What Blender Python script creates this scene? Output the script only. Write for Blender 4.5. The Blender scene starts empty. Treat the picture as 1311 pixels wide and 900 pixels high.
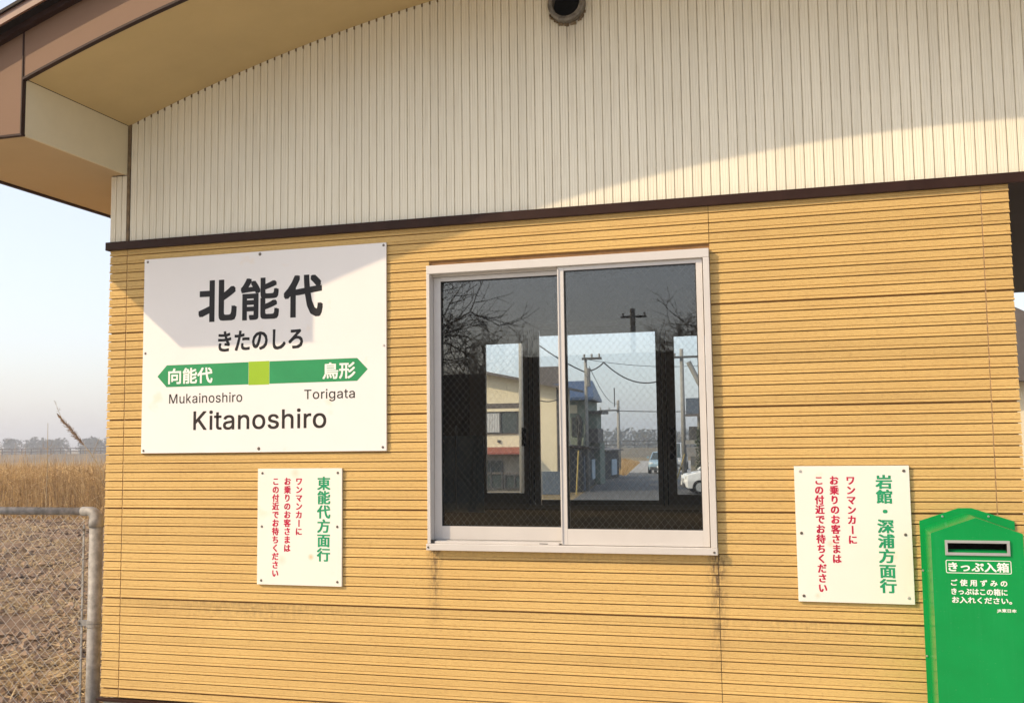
import bpy, bmesh, math, random
from mathutils import Vector, Matrix
S = bpy.context.scene
C = S.collection
PI = math.pi
R = random.Random(7)

# ---------------------------------------------------------------- camera
cam = bpy.data.cameras.new('camera')
cam_ob = bpy.data.objects.new('camera', cam)
C.objects.link(cam_ob)
S.camera = cam_ob
cam.sensor_fit = 'HORIZONTAL'
cam.sensor_width = 36.0
cam.lens = 1331.135 / 1311.0 * 36.0
cam.clip_start = 0.05
cam.clip_end = 6000
CAM = Vector((3.47002, -4.63453, 1.55))
rm = Matrix.Rotation(0.28535086, 3, 'Z') @ Matrix.Rotation(1.65933763, 3, 'X') @ Matrix.Rotation(-0.01228786, 3, 'Z')
cam_ob.matrix_world = Matrix.Translation(CAM) @ rm.to_4x4()

# ---------------------------------------------------------------- light
SUN_DIR = Vector((1.11, 0.775, -0.941)).normalized()      # the way the light travels
sun = bpy.data.lights.new('sun', 'SUN')
sun.energy = 2.0
sun.angle = math.radians(0.55)
sun.color = (1.0, 0.76, 0.48)
sun_ob = bpy.data.objects.new('sun', sun)
C.objects.link(sun_ob)
sun_ob.rotation_euler = SUN_DIR.to_track_quat('-Z', 'Y').to_euler()
W = bpy.data.worlds.new('World')
S.world = W
W.use_nodes = True
wn = W.node_tree.nodes
bg = wn['Background']
sky = wn.new('ShaderNodeTexSky')
sky.sky_type = 'NISHITA'
sky.sun_disc = False
sky.sun_elevation = math.asin(-SUN_DIR.z)
sky.sun_rotation = math.atan2(-SUN_DIR.x, -SUN_DIR.y)
sky.air_density = 1.1
sky.dust_density = 2.4
sky.ozone_density = 1.0
# thin high haze veils the blue: the same pale veil over the whole sky
veil = wn.new('ShaderNodeMix')
veil.data_type = 'RGBA'
veil.inputs[0].default_value = 0.55
veil.inputs[7].default_value = (3.0, 2.9, 3.12, 1)
W.node_tree.links.new(sky.outputs[0], veil.inputs[6])
W.node_tree.links.new(veil.outputs[2], bg.inputs[0])
bg.inputs[1].default_value = 0.15
S.view_settings.view_transform = 'Standard'
S.view_settings.look = 'None'
S.view_settings.gamma = 1
S.view_settings.exposure = 1.07
S.cycles.max_bounces = 10
S.cycles.transparent_max_bounces = 24

# ---------------------------------------------------------------- materials
class NT:
    def __init__(s, name):
        s.m = bpy.data.materials.new(name)
        s.m.use_nodes = True
        s.t = s.m.node_tree
        s.b = s.t.nodes['Principled BSDF']
    def n(s, k, **kw):
        o = s.t.nodes.new(k)
        for a, v in kw.items():
            setattr(o, a, v)
        return o
    def l(s, a, b):
        s.t.links.new(a, b)
    def pos(s, scale=(1, 1, 1)):
        g = s.n('ShaderNodeNewGeometry')
        m = s.n('ShaderNodeMapping')
        m.inputs['Scale'].default_value = scale
        s.l(g.outputs['Position'], m.inputs['Vector'])
        return m.outputs[0]
    def noise(s, vec, scale, detail=4, rough=0.55):
        o = s.n('ShaderNodeTexNoise')
        o.inputs['Scale'].default_value = scale
        o.inputs['Detail'].default_value = detail
        o.inputs['Roughness'].default_value = rough
        s.l(vec, o.inputs['Vector'])
        return o.outputs['Fac']
    def ramp(s, fac, stops):
        o = s.n('ShaderNodeValToRGB')
        e = o.color_ramp.elements
        while len(e) < len(stops):
            e.new(0.5)
        for i, (p, c) in enumerate(stops):
            e[i].position = p
            e[i].color = (c[0], c[1], c[2], 1) if not isinstance(c, (int, float)) else (c, c, c, 1)
        s.l(fac, o.inputs['Fac'])
        return o.outputs['Color']
    def mix(s, fac, a, b, mode='MIX'):
        o = s.n('ShaderNodeMix', data_type='RGBA', blend_type=mode)
        if isinstance(fac, (int, float)):
            o.inputs[0].default_value = fac
        else:
            s.l(fac, o.inputs[0])
        for v, i in ((a, 6), (b, 7)):
            if isinstance(v, tuple):
                o.inputs[i].default_value = (v[0], v[1], v[2], 1)
            else:
                s.l(v, o.inputs[i])
        return o.outputs[2]
    def math(s, op, a, b=0.0, c=None):
        o = s.n('ShaderNodeMath', operation=op)
        for i, v in enumerate((a, b) if c is None else (a, b, c)):
            if isinstance(v, (int, float)):
                o.inputs[i].default_value = v
            else:
                s.l(v, o.inputs[i])
        return o.outputs[0]
    def bump(s, h, strength=0.3, dist=0.002):
        o = s.n('ShaderNodeBump')
        o.inputs['Strength'].default_value = strength
        o.inputs['Distance'].default_value = dist
        s.l(h, o.inputs['Height'])
        s.l(o.outputs[0], s.b.inputs['Normal'])
    def col(s, c):
        if isinstance(c, tuple):
            s.b.inputs['Base Color'].default_value = (c[0], c[1], c[2], 1)
        else:
            s.l(c, s.b.inputs['Base Color'])
    def set(s, rough=0.6, metal=0.0, spec=None, coat=None):
        s.b.inputs['Roughness'].default_value = rough
        s.b.inputs['Metallic'].default_value = metal
        if spec is not None:
            s.b.inputs['Specular IOR Level'].default_value = spec
        if coat:
            s.b.inputs['Coat Weight'].default_value = coat

def paint(name, c, rough=0.5, metal=0.0, var=0.12, scale=6.0, bump=0.0, bscale=120, spec=None, coat=None):
    s = NT(name)
    f = s.noise(s.pos(), scale, 6, 0.6)
    lo = tuple(x * (1 - var) for x in c)
    hi = tuple(min(1, x * (1 + var)) for x in c)
    s.col(s.ramp(f, [(0.3, lo), (0.7, hi)]))
    s.set(rough, metal, spec, coat)
    if bump:
        s.bump(s.noise(s.pos(), bscale, 3), bump, 0.002)
    return s.m

def wall_stain(s, base, spots):
    """soot runs that start under the window's two lower corners"""
    g = s.n('ShaderNodeNewGeometry')
    x = s.n('ShaderNodeSeparateXYZ')
    s.l(g.outputs['Position'], x.inputs[0])
    col = base
    nz = s.noise(s.pos((60, 60, 22)), 1.0, 5, 0.7)
    for (cx, w, z1, z0, amt) in spots:
        dx = s.math('ABSOLUTE', s.math('SUBTRACT', x.outputs['X'], cx))
        fx = s.math('SUBTRACT', 1.0, s.math('DIVIDE', dx, w))
        fz = s.math('DIVIDE', s.math('SUBTRACT', x.outputs['Z'], z0), z1 - z0)
        inz = s.math('LESS_THAN', x.outputs['Z'], z1)
        k = s.math('MULTIPLY', s.math('MAXIMUM', fx, 0.0), s.math('MULTIPLY', s.math('MAXIMUM', fz, 0.0), inz))
        k = s.math('MULTIPLY', k, s.math('MULTIPLY', s.math('SUBTRACT', nz, 0.38), 5.0 * amt))
        k = s.math('MINIMUM', s.math('MAXIMUM', k, 0.0), 0.85)
        col = s.mix(k, col, (0.07, 0.045, 0.04))
    return col

def siding_material():
    s = NT('amber_siding')
    n1 = s.noise(s.pos((0.6, 0.6, 2.2)), 1.6, 5, 0.6)
    c = s.ramp(n1, [(0.25, (0.575, 0.385, 0.142)), (0.75, (0.665, 0.460, 0.175))])
    n2 = s.noise(s.pos((14, 14, 50)), 3.0, 5, 0.7)
    c = s.mix(s.ramp(n2, [(0.28, 0.6), (0.50, 0.0)]), c, (0.38, 0.225, 0.085))
    n3 = s.noise(s.pos((30, 30, 70)), 6.0, 3, 0.7)
    c = s.mix(s.ramp(n3, [(0.62, 0.0), (0.74, 0.6)]), c, (0.74, 0.52, 0.24))
    # darker, dirtier band where rain carries dust down the lower panels
    n4 = s.noise(s.pos((0.8, 0.8, 5.0)), 2.4, 6, 0.65)
    c = s.mix(s.ramp(n4, [(0.5, 0.0), (0.8, 0.28)]), c, (0.42, 0.25, 0.10))
    c = wall_stain(s, c, [(1.722, 0.045, 1.07, 0.66, 0.95), (3.025, 0.055, 1.06, 0.5, 0.95), (2.4, 0.9, 1.062, 0.985, 0.2), (0.75, 0.9, 0.785, 0.66, 0.35), (3.4, 0.8, 0.785, 0.68, 0.22)])
    oi = s.n('ShaderNodeObjectInfo')
    c = s.mix(1.0, c, s.ramp(oi.outputs['Random'], [(0.0, 0.90), (0.5, 0.97), (1.0, 1.0)]), 'MULTIPLY')
    s.col(c)
    s.set(0.7, 0, 0.2)
    h = s.math('ADD', s.noise(s.pos((40, 40, 95)), 3.0, 4, 0.7), s.math('MULTIPLY', s.noise(s.pos(), 300, 2), 0.4))
    s.bump(h, 0.8, 0.0032)
    return s.m

def upper_material():
    s = NT('cream_siding')
    n1 = s.noise(s.pos((1.2, 1.2, 0.5)), 1.5, 5, 0.6)
    c = s.ramp(n1, [(0.25, (0.80, 0.765, 0.63)), (0.75, (0.86, 0.825, 0.69))])
    n2 = s.noise(s.pos((220, 220, 3.0)), 1.0, 3, 0.6)
    c = s.mix(s.ramp(n2, [(0.28, 0.5), (0.5, 0.0)]), c, (0.55, 0.49, 0.36))
    n3 = s.noise(s.pos((30, 30, 9)), 4.0, 4, 0.75)
    c = s.mix(s.ramp(n3, [(0.66, 0.0), (0.76, 0.35)]), c, (0.36, 0.28, 0.17))
    # grime that washed down below the vent hood and along the top
    g = s.n('ShaderNodeNewGeometry')
    x = s.n('ShaderNodeSeparateXYZ')
    s.l(g.outputs['Position'], x.inputs[0])
    dx = s.math('ABSOLUTE', s.math('SUBTRACT', x.outputs['X'], 2.41))
    fx = s.math('MAXIMUM', s.math('SUBTRACT', 1.0, s.math('DIVIDE', dx, 0.13)), 0.0)
    fz = s.math('MAXIMUM', s.math('DIVIDE', s.math('SUBTRACT', x.outputs['Z'], 3.30), 0.30), 0.0)
    k = s.math('MULTIPLY', s.math('MULTIPLY', fx, fz), s.math('MULTIPLY', n2, 1.1))
    c = s.mix(s.math('MINIMUM', k, 0.7), c, (0.25, 0.17, 0.09))
    oi = s.n('ShaderNodeObjectInfo')
    c = s.mix(1.0, c, s.ramp(oi.outputs['Random'], [(0.0, 0.94), (0.4, 0.98), (1.0, 1.0)]), 'MULTIPLY')
    s.col(c)
    s.set(0.65, 0, 0.2)
    s.bump(s.noise(s.pos((90, 90, 20)), 3.0, 3), 0.25, 0.0015)
    return s.m

def glass_material(name, tint=(1, 1, 1), rough=0.0, ior=1.52):
    s = NT(name)
    s.t.nodes.remove(s.b)
    out = s.t.nodes['Material Output']
    tr = s.n('ShaderNodeBsdfTransparent')
    tr.inputs[0].default_value = (tint[0], tint[1], tint[2], 1)
    gl = s.n('ShaderNodeBsdfGlossy')
    gl.inputs['Roughness'].default_value = rough
    fr = s.n('ShaderNodeFresnel')
    fr.inputs['IOR'].default_value = ior
    mx = s.n('ShaderNodeMixShader')
    s.l(fr.outputs[0], mx.inputs[0])
    s.l(tr.outputs[0], mx.inputs[1])
    s.l(gl.outputs[0], mx.inputs[2])
    s.l(mx.outputs[0], out.inputs['Surface'])
    return s.m

def island_material(name, cols, rough=0.85):
    """each loose piece takes its own tone"""
    s = NT(name)
    g = s.n('ShaderNodeNewGeometry')
    st = [(i / max(1, len(cols) - 1), c) for i, c in enumerate(cols)]
    s.col(s.ramp(g.outputs['Random Per Island'], st))
    s.set(rough, 0, 0.2)
    return s.m

M = {}
M['siding'] = siding_material()
M['upper'] = upper_material()
M['joint'] = paint('sealant_joint', (0.46, 0.30, 0.15), 0.8, var=0.3, scale=60)
M['groove'] = paint('siding_backing', (0.24, 0.13, 0.05), 0.9, var=0.2, scale=20)
M['upgroove'] = paint('cream_backing', (0.56, 0.50, 0.39), 0.9, var=0.25, scale=20)
M['trim'] = paint('dark_brown_trim', (0.030, 0.013, 0.009), 0.5, var=0.2, scale=9, spec=0.15)
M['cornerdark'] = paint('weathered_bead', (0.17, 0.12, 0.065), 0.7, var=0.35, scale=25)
M['barge'] = paint('brown_board', (0.185, 0.108, 0.066), 0.6, var=0.05, scale=3, bump=0.08, spec=0.2)
M['capmetal'] = paint('brown_roof_metal', (0.17, 0.085, 0.055), 0.4, var=0.15, scale=10)
M['roofdark'] = paint('dark_roof_edge', (0.014, 0.009, 0.008), 0.6, spec=0.15)
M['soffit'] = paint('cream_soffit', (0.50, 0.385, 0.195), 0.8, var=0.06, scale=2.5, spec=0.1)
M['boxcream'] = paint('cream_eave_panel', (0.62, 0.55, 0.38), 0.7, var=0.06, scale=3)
M['frame'] = paint('silver_window_frame', (0.61, 0.585, 0.555), 0.38, metal=0.2, var=0.04, scale=4)
M['rubber'] = paint('black_gasket', (0.012, 0.012, 0.012), 0.7)
M['glass'] = glass_material('wired_glass', (0.97, 0.985, 0.98), ior=1.75)
M['clear'] = glass_material('clear_glass', (0.95, 0.98, 1.0))
M['wire'] = paint('glass_wire', (0.66, 0.62, 0.56), 0.45, metal=0.3)
M['sign'] = None
M['black'] = paint('black_print', (0.010, 0.010, 0.013), 0.5, var=0.2, spec=0.25)
M['ink'] = paint('faded_black_print', (0.022, 0.016, 0.015), 0.5, var=0.3, scale=12, spec=0.25)
M['green'] = paint('green_print', (0.026, 0.27, 0.10), 0.45, var=0.1, scale=5, spec=0.25)
M['lime'] = paint('lime_print', (0.29, 0.47, 0.025), 0.45, var=0.06, spec=0.25)
M['red'] = paint('crimson_print', (0.46, 0.012, 0.055), 0.5, var=0.15, scale=30, spec=0.2)
M['greentext'] = paint('green_letter_print', (0.018, 0.29, 0.13), 0.5, var=0.12, scale=30, spec=0.2)
M['white'] = paint('white_print', (0.82, 0.82, 0.78), 0.45, var=0.03)
M['boxgreen'] = None
M['steel'] = paint('galvanised_steel', (0.25, 0.245, 0.235), 0.65, metal=0.15, var=0.4, scale=22, bump=0.15, bscale=90)
M['screw'] = paint('screw_head', (0.16, 0.14, 0.12), 0.4, metal=0.7)
M['bright'] = paint('bright_screw_head', (0.55, 0.53, 0.5), 0.35, metal=0.6)
M['alu'] = paint('grey_slot_frame', (0.40, 0.41, 0.40), 0.4, metal=0.3, var=0.08)
M['dark'] = paint('dark_interior', (0.008, 0.008, 0.008), 0.9, spec=0.05)
M['concrete'] = paint('concrete', (0.42, 0.39, 0.34), 0.9, var=0.2, scale=3, bump=0.3, bscale=60)
M['wood'] = paint('dark_wood_panel', (0.13, 0.09, 0.058), 0.55, var=0.3, scale=8)
M['ceiling'] = paint('waiting_room_ceiling', (0.17, 0.14, 0.11), 0.8)
M['sashbrown'] = paint('bronze_sash', (0.34, 0.26, 0.18), 0.5, var=0.15)
M['floor'] = paint('room_floor', (0.16, 0.14, 0.12), 0.7)
M['greypanel'] = paint('grey_panel', (0.26, 0.31, 0.33), 0.5, var=0.15)

def sign_material(name, c, spots):
    s = NT(name)
    f = s.noise(s.pos(), 2.2, 5, 0.6)
    col = s.ramp(f, [(0.3, tuple(x * 0.965 for x in c)), (0.7, c)])
    v = s.noise(s.pos((1, 1, 1)), 7.0, 3, 0.5)
    col = s.mix(s.ramp(v, [(0.66, 0.0), (0.76, 0.35)]), col, (0.78, 0.60, 0.38))
    g = s.n('ShaderNodeNewGeometry')
    for (x, z, r, a) in spots:
        d = s.n('ShaderNodeVectorMath', operation='DISTANCE')
        d.inputs[1].default_value = (x, -0.014, z)
        s.l(g.outputs['Position'], d.inputs[0])
        k = s.math('MULTIPLY', s.math('MAXIMUM', s.math('SUBTRACT', 1.0, s.math('DIVIDE', d.outputs['Value'], r)), 0.0), a)
        col = s.mix(k, col, (0.62, 0.36, 0.12))
    # hair scratches
    w = s.noise(s.pos((3, 3, 160)), 2.0, 2, 0.4)
    col = s.mix(s.ramp(w, [(0.74, 0.0), (0.80, 0.25)]), col, (0.62, 0.52, 0.42))
    s.col(col)
    s.set(0.33, 0, 0.4)
    return s.m
M['sign'] = sign_material('white_sign_face', (0.79, 0.775, 0.755), [])
M['sign_small'] = sign_material('cream_sign_face', (0.79, 0.775, 0.70), [(1.086, 1.017, 0.018, 0.7), (0.93, 1.0, 0.03, 0.25), (3.50, 1.115, 0.02, 0.35), (3.44, 0.90, 0.015, 0.3), (1.0, 1.42, 0.03, 0.3)])

def boxgreen():
    s = NT('green_box_paint')
    f = s.noise(s.pos(), 5, 4)
    c = s.ramp(f, [(0.3, (0.003, 0.25, 0.055)), (0.7, (0.004, 0.29, 0.068))])
    w = s.noise(s.pos((26, 26, 1.6)), 1.0, 4, 0.7)
    c = s.mix(s.ramp(w, [(0.55, 0.0), (0.8, 0.22)]), c, (0.03, 0.33, 0.11))
    p = s.noise(s.pos(), 160, 2)
    c = s.mix(s.ramp(p, [(0.70, 0.0), (0.73, 0.4)]), c, (0.10, 0.30, 0.14))
    s.col(c)
    s.set(0.22, 0, 0.22)
    s.bump(s.noise(s.pos(), 9, 2), 0.08, 0.004)
    return s.m
M['boxgreen'] = boxgreen()

# ---------------------------------------------------------------- mesh helpers
class MB:
    def __init__(s):
        s.v = []
        s.f = []
    def add(s, vs, fs):
        k = len(s.v)
        s.v += [tuple(p) for p in vs]
        s.f += [tuple(i + k for i in f) for f in fs]
        return s
    def box(s, x0, x1, y0, y1, z0, z1):
        return s.add([(x0, y0, z0), (x1, y0, z0), (x1, y1, z0), (x0, y1, z0), (x0, y0, z1), (x1, y0, z1), (x1, y1, z1), (x0, y1, z1)],
                     [(0, 3, 2, 1), (4, 5, 6, 7), (0, 1, 5, 4), (1, 2, 6, 5), (2, 3, 7, 6), (3, 0, 4, 7)])
    def prism(s, poly, y0, y1):
        """poly of (x, z), counter-clockwise seen from -y; extruded along y"""
        n = len(poly)
        vs = [(x, y0, z) for x, z in poly] + [(x, y1, z) for x, z in poly]
        fs = [tuple(range(n)), tuple(range(2 * n - 1, n - 1, -1))]
        fs += [(i, i + n, (i + 1) % n + n, (i + 1) % n) for i in range(n)]
        return s.add(vs, fs)
    def tube(s, pts, r, n=6, cap=True):
        pts = [Vector(p) for p in pts]
        rs = r if isinstance(r, (list, tuple)) else [r] * len(pts)
        vs = []
        fs = []
        ref = None
        for i, p in enumerate(pts):
            a = pts[max(0, i - 1)]
            b = pts[min(len(pts) - 1, i + 1)]
            t = (b - a)
            if t.length < 1e-9:
                t = Vector((0, 0, 1))
            t.normalize()
            if ref is None:
                ref = Vector((0, 0, 1)) if abs(t.z) < 0.9 else Vector((1, 0, 0))
            u = t.cross(ref)
            if u.length < 1e-6:
                u = t.cross(Vector((0, 1, 0)))
            u.normalize()
            w = u.cross(t)
            ref = w
            for k in range(n):
                an = 2 * PI * k / n
                vs.append(p + (u * math.cos(an) + w * math.sin(an)) * rs[i])
        for i in range(len(pts) - 1):
            for k in range(n):
                a = i * n + k
                b = i * n + (k + 1) % n
                fs.append((a, b, b + n, a + n))
        if cap:
            fs.append(tuple(range(n - 1, -1, -1)))
            fs.append(tuple(range((len(pts) - 1) * n, len(pts) * n)))
        return s.add(vs, fs)
    def grid(s, fn, nu, nv):
        vs = [fn(i / nu, j / nv) for j in range(nv + 1) for i in range(nu + 1)]
        fs = [(j * (nu + 1) + i, j * (nu + 1) + i + 1, (j + 1) * (nu + 1) + i + 1, (j + 1) * (nu + 1) + i) for j in range(nv) for i in range(nu)]
        return s.add(vs, fs)
    def mesh(s, name, mat, bevel=0.0, smooth=False, seg=2):
        me = bpy.data.meshes.new(name)
        me.from_pydata(s.v, [], s.f)
        if bevel:
            bm = bmesh.new()
            bm.from_mesh(me)
            bmesh.ops.recalc_face_normals(bm, faces=bm.faces)
            ed = [e for e in bm.edges if len(e.link_faces) == 2 and e.calc_face_angle(0) > 0.5]
            bmesh.ops.bevel(bm, geom=ed, offset=bevel, segments=seg, profile=0.6, affect='EDGES', clamp_overlap=True)
            bm.to_mesh(me)
            bm.free()
        else:
            bm = bmesh.new()
            bm.from_mesh(me)
            if len(bm.faces) < 60000:
                bmesh.ops.recalc_face_normals(bm, faces=bm.faces)
            bm.to_mesh(me)
            bm.free()
        if smooth:
            me.polygons.foreach_set('use_smooth', [True] * len(me.polygons))
        if mat:
            me.materials.append(mat)
        return me
    def build(s, name, mat, parent=None, loc=(0, 0, 0), **kw):
        return put(name, s.mesh(name, mat, **kw), parent, loc)

def put(name, me, parent=None, loc=(0, 0, 0), rz=0.0):
    o = bpy.data.objects.new(name, me)
    C.objects.link(o)
    if parent is not None:
        o.parent = parent
        # children sit in world coordinates: undo the parent's own offset
        base = Vector((0, 0, 0))
        p = parent
        while p is not None:
            base += Vector(p.location)
            p = p.parent
        o.location = Vector(loc) - base
    else:
        o.location = loc
    o.rotation_euler = (0, 0, rz)
    return o

def thing(name, label, cat, loc=(0, 0, 0), group=None):
    o = bpy.data.objects.new(name, None)
    C.objects.link(o)
    o.location = loc
    o.empty_display_size = 0.2
    o['label'] = label
    o['category'] = cat
    if group:
        o['group'] = group
    return o

def tag(o, label=None, cat=None, kind=None, group=None):
    for k, v in (('label', label), ('category', cat), ('kind', kind), ('group', group)):
        if v:
            o[k] = v
    return o

def box(name, mat, parent, x0, x1, y0, y1, z0, z1, bevel=0.0):
    return MB().box(x0, x1, y0, y1, z0, z1).build(name, mat, parent, bevel=bevel)

def screw(parent, x, y, z, mat, r=0.006):
    m = MB()
    n = 12
    vs = [(x + r * math.cos(2 * PI * k / n), y, z + r * math.sin(2 * PI * k / n)) for k in range(n)]
    vs += [(x + r * 0.7 * math.cos(2 * PI * k / n), y - 0.003, z + r * 0.7 * math.sin(2 * PI * k / n)) for k in range(n)]
    fs = [(k, (k + 1) % n, (k + 1) % n + n, k + n) for k in range(n)] + [tuple(range(n, 2 * n))]
    m.add(vs, fs)
    # cross recess
    m.box(x - r * .5, x + r * .5, y - 0.0034, y - 0.0031, z - r * .09, z + r * .09)
    return m.build('screw', mat, parent)

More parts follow.
